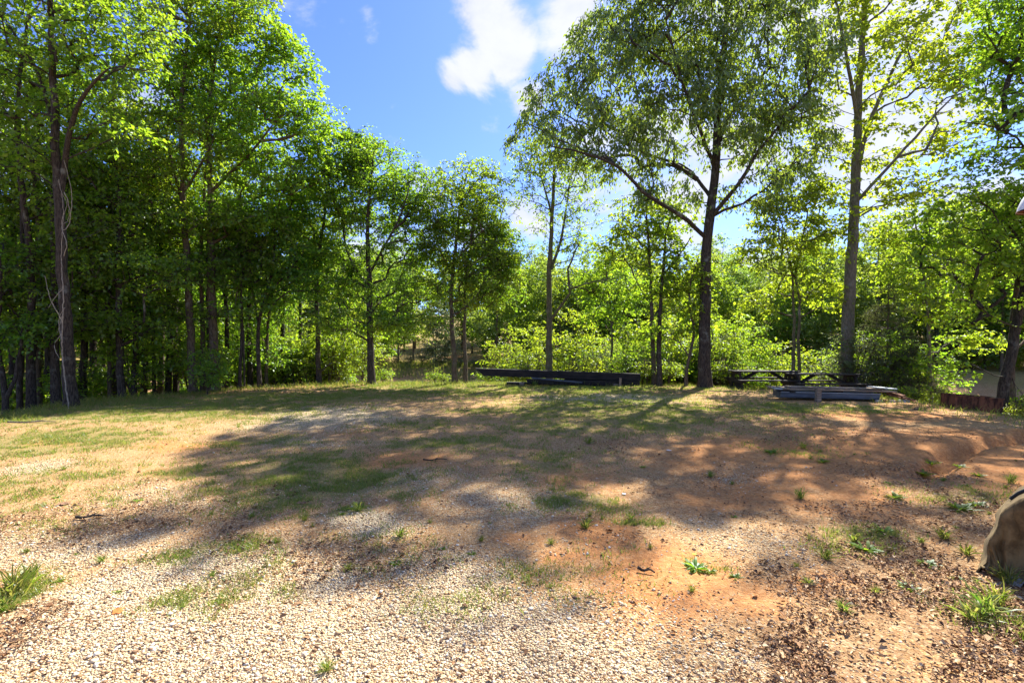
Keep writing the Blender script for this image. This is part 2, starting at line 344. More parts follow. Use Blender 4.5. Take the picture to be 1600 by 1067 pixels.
simple('pale vine', (.20,.17,.13), (.34,.30,.24), 20, .9)
m, t = mat('pebble'); at = t.node('ShaderNodeAttribute', attribute_name='rnd').outputs['Fac']
rp = t.node('ShaderNodeValToRGB'); t.l.new(at, rp.inputs[0]); rp.color_ramp.elements[0].color = (.16,.10,.07,1); rp.color_ramp.elements[1].color = (.82,.76,.62,1)
for p_, c_ in ((.14,(.33,.19,.09,1)),(.34,(.50,.34,.19,1)),(.6,(.63,.47,.29,1)),(.85,(.72,.60,.43,1))): e_ = rp.color_ramp.elements.new(p_); e_.color = c_
pbsdf(t, rp.outputs[0], .9, t.noise(t.node('ShaderNodeNewGeometry').outputs['Position'], 150, 3), .3, .004, spec=.15); M['pebble'] = m
m, t = mat('leaf litter'); at = t.node('ShaderNodeAttribute', attribute_name='rnd').outputs['Fac']
rp = t.node('ShaderNodeValToRGB'); t.l.new(at, rp.inputs[0]); rp.color_ramp.elements[0].color = (.08,.04,.025,1); rp.color_ramp.elements[1].color = (.60,.45,.28,1)
for p_, c_ in ((.3,(.20,.095,.04,1)),(.6,(.35,.20,.10,1)),(.82,(.45,.29,.15,1))): e_ = rp.color_ramp.elements.new(p_); e_.color = c_
pbsdf(t, rp.outputs[0], .85, spec=.25); M['litter'] = m

# ------------------------------------------------------------------ ground, lake
def axis(lo, hi, step, far_lo, far_hi):
    a = [np.arange(lo, hi, step)]
    up = []; s = step; v = a[0][-1]
    while v < far_hi: s = min(s*1.13, 16); v += s; up.append(v)
    dn = []; s = step; v = lo
    while v > far_lo: s = min(s*1.13, 16); v -= s; dn.append(v)
    return np.concatenate([dn[::-1], a[0], up])
xs = axis(-12.5, 12.5, .075, -420, 420); ys = axis(2.0, 20.5, .065, -60, 420)
GX, GY = np.meshgrid(xs, ys); gx = GX.ravel(); gy = GY.ravel()
GZ = H(gx, gy); gw_, vw_, ow_, lw_ = weights(gx, gy)
nx, ny = len(xs), len(ys); ii = (np.arange(ny-1)[:, None]*nx+np.arange(nx-1)[None]).ravel()
ground = link('ground', mesh_np('ground', np.c_[gx, gy, GZ], np.c_[ii, ii+1, ii+nx+1, ii+nx], M['ground'], True, attr=np.c_[gw_, vw_, ow_, lw_]))
tag(ground, 'clearing of gravel, orange clay and thin grass sloping to a lake', None, kind='structure')
lk = link('lake', mesh_np('lake', np.array([(-150,-60,LAKE_Z),(150,-60,LAKE_Z),(150,90,LAKE_Z),(-150,90,LAKE_Z)], float), np.array([[0,1,2,3]]), M['water']))
tag(lk, 'still muddy olive lake beyond the clearing', None, kind='structure')

# ------------------------------------------------------------------ tubes and leaves
def tubes(paths, sides):
    """paths: list of (pts (n,3), radii (n,)); returns V, F"""
    Vs = []; Fs = []; b = 0; by = {}
    for p, r in paths: by.setdefault(len(p), []).append((p, r))
    for n, lst in by.items():
        Pn = np.array([p for p, _ in lst]); Rn = np.array([r for _, r in lst])
        T = np.gradient(Pn, axis=1); T /= np.linalg.norm(T, axis=2, keepdims=True)+1e-9
        ref = np.where(np.abs(T[:, :1, 2:3]) > .85, np.array([1., 0, 0]), np.array([0, 0, 1.]))
        A = np.cross(T, np.broadcast_to(ref, T.shape)); A /= np.linalg.norm(A, axis=2, keepdims=True)+1e-9; B = np.cross(T, A)
        an = np.arange(sides)*2*np.pi/sides
        ring = Pn[:, :, None]+Rn[:, :, None, None]*(A[:, :, None]*np.cos(an)[None, None, :, None]+B[:, :, None]*np.sin(an)[None, None, :, None])
        K = len(lst); Vs.append(ring.reshape(-1, 3))
        k = np.arange(K)[:, None, None]*n*sides; i = np.arange(n-1)[None, :, None]*sides; s = np.arange(sides)[None, None]; s2 = (s+1) % sides
        Fs.append(np.stack([k+i+s, k+i+s2, k+i+sides+s2, k+i+sides+s], -1).reshape(-1, 4)+b); b += K*n*sides
    return np.concatenate(Vs), np.concatenate(Fs)
def nrm(a): return a/(np.linalg.norm(a, axis=-1, keepdims=True)+1e-9)
def leaves(pos, ax, up, L, Wd, fold=.25):
    """folded two triangle leaves. returns V,F,rnd"""
    n = len(pos); ax = nrm(ax); sdv = nrm(np.cross(ax, up)); no = np.cross(sdv, ax)
    L = L[:, None]; Wd = Wd[:, None]
    a = pos; c = pos+ax*L-no*L*.12; m_ = pos+ax*L*.45
    l_ = m_+sdv*Wd*.5+no*Wd*fold; r_ = m_-sdv*Wd*.5+no*Wd*fold
    V = np.stack([a, l_, c, r_], 1).reshape(-1, 3); i = np.arange(n)*4
    Fc = np.stack([np.stack([i, i+1, i+2], -1), np.stack([i, i+2, i+3], -1)], 1).reshape(-1, 3)
    return V, Fc
def resample(pts, step):
    pts = np.asarray(pts, float)
    # catmull-rom
    out = []
    Pp = np.vstack([2*pts[0]-pts[1], pts, 2*pts[-1]-pts[-2]])
    for i in range(1, len(Pp)-2):
        n = max(1, int(np.linalg.norm(Pp[i+1]-Pp[i])/step))
        for k in range(n):
            t_ = k/n; a, b, c, d = Pp[i-1:i+3]
            out.append(.5*((2*b)+(-a+c)*t_+(2*a-5*b+4*c-d)*t_**2+(-a+3*b-3*c+d)*t_**3))
    out.append(pts[-1]); return np.array(out)

LEAFK = .55
def tree(name, label, cat, stems, blobs, leafm, barkm, clumps=200, per=70, L=.11, Wd=.075, cr=.55, flat=.4, droop=.15, group=None, limbw=.10,
         twigk=.0085, tw=4, rise=.35, seed=None, link_it=True, lit=1.0, sides=12, limbs=True):
    """stems: [(world pts, r_base, r_top)], first is the trunk; blobs: [(centre, (rx,ry,rz))] in metres"""
    rg = np.random.default_rng(seed if seed is not None else abs(hash(label)) % 1000) if False else np.random.default_rng(seed if seed is not None else sum(map(ord, label)))
    base = np.array(stems[0][0][0], float); nodes = []; par = []; trk = []; fixr = []
    stp = []
    for si, (pts, r0, r1) in enumerate(stems):
        p = resample(np.asarray(pts, float)-base, .35)
        p[1:-1, :2] += rg.normal(0, .012, (len(p)-2, 2))
        t_ = np.linspace(0, 1, len(p)); r = r0*(1-t_)**.8+r1*(1-(1-t_)**.8)
        if si == 0: r = r*(1+.4*np.exp(-np.arange(len(p))*.35/.28))
        stp.append((p, r)); 
        for k in range(len(p)): nodes.append(p[k]); par.append(len(nodes)-2 if k else -1); trk.append(si)
        if si > 0:
            first = len(nodes)-len(p); d = np.linalg.norm(np.array(nodes[:first])-p[0], axis=1); par[first] = int(np.argmin(d))
    nst = len(nodes); N = np.array(nodes)
    # clump centres
    vols = np.array([np.prod(b[1])**.75 for b in blobs]); cnt = np.maximum(2, (clumps*vols/vols.sum()).astype(int))
    cl = []
    for (c, rr), k in zip(blobs, cnt):
        d = nrm(rg.normal(size=(k, 3))); rad = .45+.55*rg.random(k)**.6
        cl.append(np.asarray(c)-base+d*rad[:, None]*np.array(rr))
    cl = np.concatenate(cl)
    # visit clumps from the stem outwards
    dd = np.array([np.min(np.linalg.norm(N-c, axis=1)) for c in cl]); cl = cl[np.argsort(dd)]
    zmin = N[:, 2].max()*.12
    cap = len(N)+len(cl)*16; NP = np.zeros((cap, 3)); NP[:len(N)] = N; cntN = len(N); paths = []; tips = []
    isst = np.zeros(cap, bool); isst[:nst] = True
    for c in cl:
        Q = NP[:cntN]; v = c-Q; dist = np.linalg.norm(v, axis=1); hd = np.hypot(v[:, 0], v[:, 1])
        cost = dist+2.0*np.maximum(0, rise*hd-v[:, 2])+(Q[:, 2] < zmin)*5
        j = int(np.argmin(cost)); a = Q[j]; ln = dist[j]
        n = max(3, min(12, int(ln/.32)+1)); ctrl = a+(c-a)*.5+np.array([0, 0, .12*ln])*(1 if rg.random() < .6 else -1)+rg.normal(0, .06*ln, 3)
        t_ = np.linspace(0, 1, n)[:, None]; p = (1-t_)**2*a+2*(1-t_)*t_*ctrl+t_**2*c; p[1:-1] += rg.normal(0, .02+.012*ln, (n-2, 3))
        idx = [j]
        for k in range(1, n): NP[cntN] = p[k]; par.append(idx[-1]); idx.append(cntN); cntN += 1
        paths.append(idx); tips.append(idx[-1])
    wgt = np.zeros(cntN)
    for tpi in tips: wgt[tpi] += 1
    for i in range(cntN-1, nst-1, -1): wgt[par[i]] += wgt[i]
    rad = twigk*np.maximum(wgt, 1)**.5
    root = thing(name, label, cat, tuple(base), (0, 0, 0), group)
    # trunk with an uneven surface
    def stem_mesh(p, r, nm_, sd_):
        V, Fc = tubes([(p, r)], sd_); an = np.tile(np.arange(sd_), len(p)); hh = np.repeat(np.arange(len(p)), sd_)
        k = 1+.10*(fbm(an*1.0+hh*.15, hh*.6, 1.6, 3, 5)-.5)*2; cen = np.repeat(p, sd_, axis=0); V = cen+(V-cen)*k[:, None]
        return mesh_np(nm_, V, Fc, barkm, True)
    for si, (p, r) in enumerate(stp): part('trunk' if si == 0 else 'stem', stem_mesh(p, r, 'trunk', sides), root)
    thr = max(4, limbw*len(cl)); big = []; small = []
    for idx in paths:
        rr = rad[idx].copy(); rr[0] = min(rr[0], rr[1]*1.15) if len(idx) > 1 else rr[0]; rr[-1] *= .6
        (big if (limbs and wgt[idx[1]] >= thr) else small).append((NP[idx], rr))
    for p, r in big: part('branch', stem_mesh(p, r, 'branch', 7), root)
    # twigs
    per = per*LEAFK if droop < .4 else per
    T = len(cl); dirs = rg.normal(size=(T, tw, 3)); dirs[..., 2] *= .45; dirs = nrm(dirs)
    out = cl.copy(); out[:, 2] = 0; out = nrm(out)[:, None]; dirs = nrm(dirs+out*.45); cs = cr*rg.uniform(.6, 1.35, (T, 1, 1))
    end = cl[:, None]+dirs*cs+np.array([0, 0, -1])*cs*droop; mid = cl[:, None]+dirs*cs*.5+np.array([0, 0, .06])
    tp = np.stack([np.broadcast_to(cl[:, None], end.shape), mid, end], 2).reshape(-1, 3, 3)
    small += [(q, np.array([.006, .0045, .002])) for q in tp]
    V1, F1 = tubes(small, 4 if limbs else 3); part('twigs', mesh_np('twigs', V1, F1, barkm, True), root, kind='stuff')
    # leaves along twigs
    nL = int(per*T); ti = rg.integers(0, T*tw, nL); u = rg.random(nL)**.7*1.08
    p0, p1, p2 = tp[ti, 0], tp[ti, 1], tp[ti, 2]; uu = u[:, None]
    pos = (1-uu)**2*p0+2*(1-uu)*uu*p1+uu**2*p2; sp_ = rg.normal(size=(nL, 3))*cr*.16; sp_[:, 2] *= flat; pos = pos+sp_
    ax = nrm(p2-p0)*.8+rg.normal(size=(nL, 3))*np.array([.7, .7, .35]); ax[:, 2] -= droop*2.2
    up = np.array([0, 0, 1.])+rg.normal(size=(nL, 3))*.45
    if droop > .4: up = rg.normal(size=(nL, 3))
    sz = rg.uniform(.65, 1.25, nL)
    V2, F2 = leaves(pos, ax, up, L*sz, Wd*sz); rn = np.repeat(np.clip(rg.random(nL)*.7+.3*rg.random(T*tw)[ti], 0, 1), 2)
    part('crown', mesh_np('crown', V2, F2, leafm, False, fattr=rn), root)
    return root

def ptree(label, D, stems, blobs, leafm, barkm, name='tree', deep=.8, **k):
    """a tree whose silhouette was measured in the photograph; D metres from the camera"""
    ws = []
    for si, (pts, w0, w1) in enumerate(stems):
        q = [P(x, y, D+(dz[0] if dz else 0)) for x, y, *dz in pts]
        if si == 0:
            b = q[0].copy(); h = float(H(b[0], b[1])); b[2] = h-.12; q[0] = b
        ws.append((q, w0*.86/2/F*D, w1*.86/2/F*D))
    rg = np.random.default_rng(sum(map(ord, label))); wb = []
    for x, y, rx, ry in blobs:
        m_ = min((rx+ry)/2/F*D*deep, 3.2); wb.append((P(x, y, D+rg.uniform(-.5, .5)*m_), (rx/F*D, m_, ry/F*D)))
    k['clumps'] = int(k.get('clumps', 200)*.88); k['L'] = k.get('L', .11)*1.12; k['Wd'] = k.get('Wd', .075)*1.12
    return tree(name, label, 'tree', ws, wb, M[leafm], M[barkm], seed=sum(map(ord, label)), **k)

# ------------------------------------------------------------------ the trees round the clearing
ptree('tall spreading oak with dark furrowed trunk and drooping leaves just left of the picnic tables', 18.0,
      [([(1101,602),(1101,520),(1102,450),(1104,390),(1108,350),(1114,300),(1119,245),(1121,180),(1128,110),(1135,20),(1140,-70)], 23, 3),
       ([(1104,372),(1075,345,-.6),(1040,322,-1.2),(1005,300,-1.6),(968,262,-2),(915,240,-2.4),(860,228,-2.6)], 8, 2),
       ([(1113,312),(1090,280,.6),(1065,258,1),(1010,240,1.2),(960,215,1.4),(900,170,1.6)], 7, 1.6),
       ([(1110,340),(1140,305,-.6),(1165,270,-1),(1185,235,-1.2),(1215,200,-1.4),(1255,150,-1.6)], 8, 1.6),
       ([(1117,262),(1098,215,-.5),(1080,165,-1),(1060,105,-1.2),(1040,30,-1.4)], 7, 1.4),
       ([(1120,230),(1140,180,.6),(1165,130,1.1),(1190,60,1.6),(1205,-20,2)], 7, 1.4)],
      [(1100,20,150,80),(1010,110,150,85),(900,170,85,60),(850,225,65,30),(1190,90,110,110),(1100,190,130,70),(1225,215,75,60),(1150,-60,150,50),(960,60,70,50),(970,240,100,40),(1180,290,60,35),(1050,300,60,30),(1030,30,90,50)],
      'leaf_oak', 'bark_dark', clumps=1200, per=44, L=.155, Wd=.068, cr=.5, droop=.55, flat=1.0, twigk=.0085, limbw=.03, sides=16, deep=.85)
ptree('tall grey trunked tree with open airy crown right behind the second picnic table', 18.6,
      [([(1323,600),(1324,530),(1328,450),(1333,370),(1335,320),(1338,240),(1341,170),(1346,90),(1352,0),(1356,-90)], 23, 3),
       ([(1336,300),(1345,240),(1360,190,.5),(1385,130,.8),(1410,80,1),(1440,30,1.4),(1465,-20,1.6)], 9, 2),
       ([(1340,190),(1332,140,-.5),(1322,90,-.8),(1312,30,-1),(1300,-50,-1)], 7, 1.5),
       ([(1338,315),(1375,275,-.5),(1430,215,-1),(1480,160,-1.4),(1530,110,-1.8)], 6, 1.3)],
      [(1350,60,90,80),(1440,30,90,55),(1310,215,55,60),(1430,140,80,50),(1400,235,90,40),(1345,310,75,45),(1290,40,60,60),(1480,100,60,40),(1370,-60,120,40),(1500,190,60,40),(1430,290,60,30),(1520,90,50,40)],
      'leaf_bright', 'bark_grey', clumps=400, per=60, L=.14, Wd=.11, cr=.5, twigk=.0085, limbw=.035, sides=16)
ptree('tall dark twin stemmed tree wrapped in bare pale vines at far left of the clearing', 12.6,
      [([(112,642),(106,560),(100,450),(95,350),(90,270),(85,200),(83,120),(80,30),(76,-80)], 20, 5),
       ([(95,300),(103,250),(108,215,-.2),(118,175,-.4),(138,140,-.7),(168,108,-1)], 11, 2.5),
       ([(86,200),(68,140,.2),(45,85,.4),(15,40,.8),(-20,-10,1)], 7, 2)],
      [(60,40,110,60),(165,95,90,50),(30,150,75,50),(140,190,70,35),(60,-60,150,50),(210,40,60,50),(20,240,60,30),(190,210,50,30),(-60,60,80,80)],
      'leaf_mid', 'bark_dark', clumps=330, per=60, L=.115, Wd=.08, cr=.42, limbw=.035, flat=.5, sides=16)
ptree('slender tree behind the vine wrapped trunk, its stem curving left near the top', 15.5,
      [([(62,640),(60,540),(62,420),(60,330),(50,260),(42,190),(40,110),(44,30)], 11, 2), ([(55,285),(25,240,.3),(0,262,.5),(-30,300,.6)], 5, 2)],
      [(20,330,80,40),(90,340,60,35),(30,110,60,50),(-20,200,60,60),(60,420,80,35),(100,-10,80,50)], 'leaf_mid', 'bark_brown', clumps=200, per=60, cr=.5)
ptree('straight dark trunk third from the left edge under low leafy boughs', 15.2,
      [([(30,642),(34,520),(36,400),(32,300),(30,180)], 10, 3)], [(20,400,90,45),(50,300,80,45),(-20,480,80,40),(60,510,70,25)], 'leaf_dark', 'bark_dark', clumps=190, per=65, cr=.55)
ptree('thick dark trunk partly hidden just left of the vine wrapped tree', 14.4,
      [([(88,642),(86,520),(84,420),(80,300)], 16, 5)], [(110,400,70,40),(60,470,70,30),(150,360,70,35),(120,500,70,25)], 'leaf_dark', 'bark_dark', clumps=170, per=65, cr=.5)
ptree('dark slim trunk leaning out of low scrub at the left edge of the photo', 13.6,
      [([(12,650),(6,600),(-6,520),(2,440),(-10,330)], 10, 3), ([(8,625),(24,590),(28,560),(36,500)], 7, 2)], [(-30,420,80,60),(20,520,60,30)], 'leaf_dark', 'bark_dark', clumps=110, per=65, cr=.5)
ptree('dark straight tree midway between the vine wrapped trunk and the trunk cluster', 15.4,
      [([(190,634),(187,540),(185,430),(186,340),(180,250),(178,170)], 13, 3), ([(186,420),(150,380,.3),(120,350,.6)], 4, 2)],
      [(200,330,90,40),(170,250,70,40),(220,420,90,30),(130,440,70,25),(210,510,70,20)], 'leaf_mid', 'bark_dark', clumps=260, per=66, cr=.55, flat=.3)
ptree('thinner dark tree with a forked stem right of the vine wrapped trunk', 16.2,
      [([(172,632),(170,540),(166,470),(168,380),(160,280)], 7, 2)], [(150,300,80,40),(110,290,70,40),(180,460,60,25)], 'leaf_mid', 'bark_brown', clumps=150, per=62, cr=.5)
ptree('slim dark tree with thin forked limbs in the shade left of the trunk cluster', 17.5,
      [([(243,625),(240,540),(236,470),(234,400),(240,320)], 7, 2), ([(236,480),(252,450),(262,410)], 3, 1.5)], [(245,370,60,45),(220,450,60,30),(265,480,50,25),(240,300,60,40)], 'leaf_mid', 'bark_dark', clumps=190, per=62, cr=.5)
ptree('tall straight leftmost trunk of the cluster of four at the edge of the clearing', 16.6,
      [([(301,612),(298,520),(293,420),(288,340),(285,260),(283,180),(290,90),(300,0)], 14, 3), ([(288,330),(275,280,.4),(262,220,.8),(245,160,1)], 6, 2), ([(287,300),(315,255,-.4),(335,215,-.7)], 5, 2)],
      [(270,60,80,55),(240,160,70,45),(300,230,80,40),(230,270,70,35),(340,0,90,60),(290,340,80,30),(250,-40,90,50)], 'leaf_mid', 'bark_brown', clumps=420, per=64, cr=.52, flat=.32, limbw=.03)
ptree('second slim trunk of the cluster, wedged between two thicker ones', 17.2,
      [([(317,612),(316,520),(314,430),(316,360),(322,260),(330,150)], 9, 2)], [(330,180,70,50),(290,410,80,20),(340,420,60,25),(250,418,60,14),(300,485,100,14)], 'leaf_dark', 'bark_brown', clumps=230, per=66, cr=.6, flat=.2)
ptree('hair thin dark stem third in the trunk cluster', 17.4,
      [([(328,612),(325,520),(323,430),(325,350)], 5, 2)], [(330,330,50,30),(360,380,50,25)], 'leaf_dark', 'bark_dark', clumps=70, per=60, cr=.5)
ptree('thickest trunk of the cluster, its huge bright crown rising left of the sky gap', 17.0,
      [([(335,612),(333,520),(330,430),(329,350),(328,270),(327,190),(335,100),(350,20)], 17, 3), ([(329,300),(360,270,-.4),(395,235,-.8),(430,190,-1)], 6, 2), ([(327,200),(355,150,.4),(390,100,.8),(410,60,1)], 6, 2), ([(329,350),(380,318,.4),(430,300,.8),(470,290,1.2)], 5, 2)],
      [(385,70,75,55),(440,110,48,55),(420,200,80,65),(480,190,38,48),(370,170,70,50),(400,270,80,40),(470,260,45,40),(340,100,60,50),(360,10,50,40),(380,345,80,25),(300,130,50,50)], 'leaf_bright', 'bark_brown', clumps=620, per=70, L=.115, Wd=.085, cr=.5, limbw=.025)
ptree('thin dark stem with flat layered leaves right of the trunk cluster', 17.6,
      [([(374,604),(377,520),(378,440),(384,390),(388,340)], 6, 2), ([(378,500),(381,540),(382,604)], 3, 3)], [(380,400,70,18),(400,350,60,30),(360,440,60,14)], 'leaf_dark', 'bark_dark', clumps=130, per=66, cr=.6, flat=.18)
ptree('dark leaning slim tree with layered canopy between the trunk cluster and the low shrubs', 17.9,
      [([(406,602),(404,560),(403,515),(412,470),(425,420),(430,350)], 8, 2), ([(405,510),(395,455),(388,400)], 4, 2), ([(412,470),(445,430),(470,400)], 4, 2)],
      [(430,400,75,40),(400,350,60,40),(470,440,60,25),(440,310,50,40),(400,460,50,18)], 'leaf_dark', 'bark_dark', clumps=260, per=66, cr=.55, flat=.25)
ptree('short dark trunk in front of bright shrubs, its leaves melting into the boughs above', 19.4,
      [([(498,596),(497,560),(496,500),(495,430),(505,350),(515,270)], 10, 2), ([(499,582),(515,568),(528,564)], 3, 1)],
      [(500,330,55,60),(530,250,40,50),(510,420,60,35),(560,240,30,40),(480,370,50,40)], 'leaf_mid', 'bark_dark', clumps=400, per=84, L=.105, Wd=.07, cr=.5)
ptree('round headed tree left of the twin trunks with dark tiers of flat boughs', 18.6,
      [([(580,600),(579,550),(578,490),(577,430),(574,370),(578,300),(585,230)], 14, 2), ([(576,430),(600,385,-.4),(625,340,-.8),(640,290,-1)], 5, 2), ([(577,450),(545,400,.4),(535,350,.6),(530,290,.8)], 5, 2)],
      [(585,400,105,25),(600,455,110,22),(560,500,95,20),(640,500,50,18),(600,330,75,45),(540,300,50,60),(590,265,48,45),(640,300,40,45),(655,360,40,35),(550,230,22,35)], 'leaf_dark', 'bark_dark', clumps=700, per=78, L=.105, Wd=.07, cr=.58, flat=.22, limbw=.025)
ptree('left of two close trunks beside the sky gap, round airy crown above', 19.0,
      [([(711,598),(709,545),(705,490),(706,440),(712,390),(718,330),(730,270)], 10, 2), ([(706,430),(690,395,.4),(680,360,.6)], 4, 1.5), ([(710,410),(735,380,-.4),(765,350,-.8)], 4, 1.5)],
      [(735,290,55,40),(710,330,50,45),(765,330,40,45),(690,380,40,35),(745,400,75,28),(770,440,50,20),(700,440,45,20),(740,470,40,14)], 'leaf_mid', 'bark_brown', clumps=400, per=84, L=.10, Wd=.065, cr=.5, flat=.3)
ptree('right of two close trunks, slimmer and straighter, by the left end of the beam pile', 19.4,
      [([(728,598),(726,540),(726,490),(728,430),(740,370)], 8, 2)], [(760,420,50,40),(740,360,50,40),(785,390,30,30),(775,460,40,16)], 'leaf_dark', 'bark_brown', clumps=220, per=84, L=.10, Wd=.065, cr=.45)
ptree('tall olive trunk with a low side limb rising behind the beam pile', 20.0,
      [([(858,600),(858,540),(858,480),(858,420),(862,350),(866,280),(868,210)], 13, 2), ([(860,502),(875,478,-.3),(890,458,-.6),(888,420,-.8),(905,380,-1)], 6, 2), ([(861,420),(875,380,.3),(884,330,.5),(892,270,.7)], 6, 1.5), ([(863,340),(850,290,.3),(838,240,.5)], 4, 1.5), ([(888,452),(925,440,-.8),(960,435,-1)], 3, 1.5)],
      [(865,240,48,40),(840,290,38,40),(900,290,42,45),(880,350,50,35),(925,440,50,22),(830,240,30,28),(905,390,36,22)], 'leaf_mid', 'bark_olive', clumps=250, per=52, L=.10, Wd=.065, cr=.48, flat=.45)
ptree('thin sapling with bright lime leaves behind the right half of the beam pile', 20.6,
      [([(956,598),(956,540),(955,490),(950,450),(945,400)], 5, 1.5), ([(955,485),(940,460),(925,440)], 2, 1)], [(945,430,38,35),(960,480,42,22),(925,480,30,20),(985,450,28,25)], 'leaf_bright', 'bark_brown', clumps=110, per=56, L=.12, Wd=.09, cr=.42)
ptree('left and browner of the paired trunks left of the oak', 18.9,
      [([(1023,603),(1020,540),(1018,480),(1016,420),(1012,360),(1008,300)], 9, 2), ([(1012,470),(1000,450),(990,430)], 3, 1)], [(1000,335,50,38),(970,385,40,28),(1020,400,35,25)], 'leaf_bright', 'bark_brown', clumps=110, per=60, L=.12, Wd=.085, cr=.48)
ptree('right and darker of the paired trunks left of the oak, boughs lit from behind', 18.5,
      [([(1030,604),(1030,540),(1031,480),(1037,420),(1040,370),(1052,320)], 10, 2), ([(1032,480),(1012,505),(992,520)], 3, 1), ([(1036,430),(1060,400),(1080,370)], 3, 1.5)], [(1050,350,45,35),(1060,420,38,30),(1005,515,45,16),(1030,450,40,20),(1070,500,28,20)], 'leaf_mid', 'bark_dark', clumps=130, per=60, L=.13, Wd=.095, cr=.48)
ptree('crooked thin stem hugging the left side of the oak trunk', 18.3,
      [([(1072,604),(1074,570),(1082,535),(1083,505),(1076,480),(1080,440),(1092,400)], 6, 2), ([(1076,555),(1062,535),(1045,522)], 2.5, 1)], [(1075,430,35,30),(1055,525,25,12),(1090,480,30,25)], 'leaf_mid', 'bark_brown', clumps=75, per=55, L=.12, Wd=.09, cr=.4)
ptree('twin stemmed slim tree standing behind the first picnic table', 18.9,
      [([(1240,604),(1240,540),(1240,480),(1238,430),(1230,390),(1222,350)], 7, 2), ([(1249,606),(1248,540),(1249,470),(1242,430),(1250,390),(1262,330)], 6, 2)],
      [(1235,340,65,45),(1200,395,50,35),(1280,370,50,40),(1240,290,55,35),(1250,440,50,28),(1290,460,35,25),(1195,470,35,20)], 'leaf_bright', 'bark_olive', clumps=330, per=56, L=.12, Wd=.09, cr=.45)
ptree('dark leaning trunk at the right edge by the rusty trough, lime canopy over the lake', 13.2,
      [([(1560,660),(1570,600),(1582,545),(1594,480),(1606,430),(1625,340),(1640,230),(1655,120)], 17, 6), ([(1600,450),(1580,420,.4),(1555,395,.8),(1520,385,1.2)], 5, 2), ([(1612,400),(1575,350,.3),(1540,320,.8),(1490,300,1.2)], 5, 2), ([(1630,300),(1600,230,-.4),(1560,200,-.7),(1500,190,-1)], 4, 1.6), ([(1590,510),(1560,500,-.3),(1520,470,-.6)], 3, 1.5)],
      [(1540,320,80,45),(1490,400,75,40),(1590,210,70,60),(1560,440,70,40),(1600,90,80,80),(1530,500,45,25),(1500,575,24,18),(1590,370,60,50),(1660,300,80,90),(1640,20,120,80),(1450,350,40,30),(1585,620,20,14)], 'leaf_bright', 'bark_dark', clumps=560, per=60, L=.105, Wd=.08, cr=.42, limbw=.03)
ptree('short thick trunk standing right beside the leaning one at the right edge', 13.6,
      [([(1580,662),(1578,620),(1580,570),(1584,520),(1590,440),(1620,330)], 13, 5)], [(1640,420,60,50),(1610,330,60,50),(1650,500,50,40)], 'leaf_mid', 'bark_brown', clumps=110, per=60, cr=.45)
ptree('pale leaved tree filling the gap between the airy tree and the right edge', 19.5,
      [([(1455,620),(1452,540),(1448,470),(1440,400),(1430,340)], 7, 2)], [(1440,400,65,40),(1400,360,45,30),(1460,470,60,30),(1500,330,55,35),(1540,410,55,40),(1530,535,40,18),(1420,440,50,28)], 'leaf_bright', 'bark_grey', clumps=270, per=60, L=.13, Wd=.10, cr=.5)
# cedar: many short sprays of fine needles
ptree('dark grey green cedar sapling right of the lumber stack', 17.6,
      [([(1387,622),(1387,560),(1388,500),(1389,450)], 5, 1)], [(1388,465,14,18),(1388,500,30,22),(1388,545,48,24),(1395,590,52,24),(1435,605,42,20),(1420,565,34,20)], 'leaf_cedar', 'bark_brown', name='cedar_tree', clumps=250, per=120, L=.085, Wd=.013, cr=.34, flat=.7, tw=6, rise=.12)
# trees standing outside the frame on the right, whose shade falls on the clearing
for k, (x, y, h) in enumerate([(14.5,10.5,13),(13.8,4.0,11)]):
    z = float(H(x, y)); tree('tree', ['tall leafy tree just outside the right edge beside the lake bank', 'tree outside the frame to the right of the canvas covered object'][k], 'tree',
        [([(x,y,z-.1),(x+.2,y,z+h*.4),(x,y+.3,z+h*.9)], .2, .04)], [((x,y,z+h*.75),(3,3,h*.2)),((x-1.6,y-.5,z+h*.55),(2,2,h*.1)),((x+1.5,y+1,z+h*.5),(2,2,h*.12))], M['leaf_mid'], M['bark_brown'], clumps=150, per=60, L=.13, Wd=.1, cr=.55)

# ------------------------------------------------------------------ wood behind: a few kinds, copied
def proto(kind, h, leafm, barkm, seed, clumps, per, L, cr, low, wide):
    blobs = []; rg = np.random.default_rng(seed)
    for k in range(7):
        zf = low+(1-low)*(k+.5)/7; rr = wide*h*(.55+.6*math.sin(math.pi*min(1, (zf-low)/(1-low)*.9+.12)))
        a = rg.random()*6.28; blobs.append(((math.cos(a)*rr*.45, math.sin(a)*rr*.45, zf*h), (rr*.7, rr*.7, h*.10)))
    return tree(kind, 'slim tree deep in the wood on the left, its leaves mixed with its neighbours', 'tree', [([(0,0,-.3),(rg.normal()*.1,0,h*.3),(rg.normal()*.3,rg.normal()*.2,h*.65),(rg.normal()*.4,0,h*.95)], h*.009+.02, .02)],
                blobs, M[leafm], M[barkm], clumps=clumps, per=per, L=L, Wd=L*.7, cr=cr, limbs=False, sides=8, seed=seed, rise=.3)
MARKS = [(-9999,'the left edge'),(108,'the vined tree'),(190,'the straight trunk'),(318,'the trunk cluster'),(406,'the leaning tree'),(498,'the short dark trunk'),(580,'the tiered tree'),(718,'the close pair'),(858,'the olive trunk'),(956,'the lime sapling'),(1026,'the paired trunks'),(1101,'the oak'),(1245,'the twin stems'),(1325,'the grey trunk'),(1387,'the cedar'),(1565,'the leaning trunk'),(9999,'the right edge')]
def between(px):
    for (a, p), (b, q) in zip(MARKS[:-1], MARKS[1:]):
        if px < b: return f'between {p} and {q}'
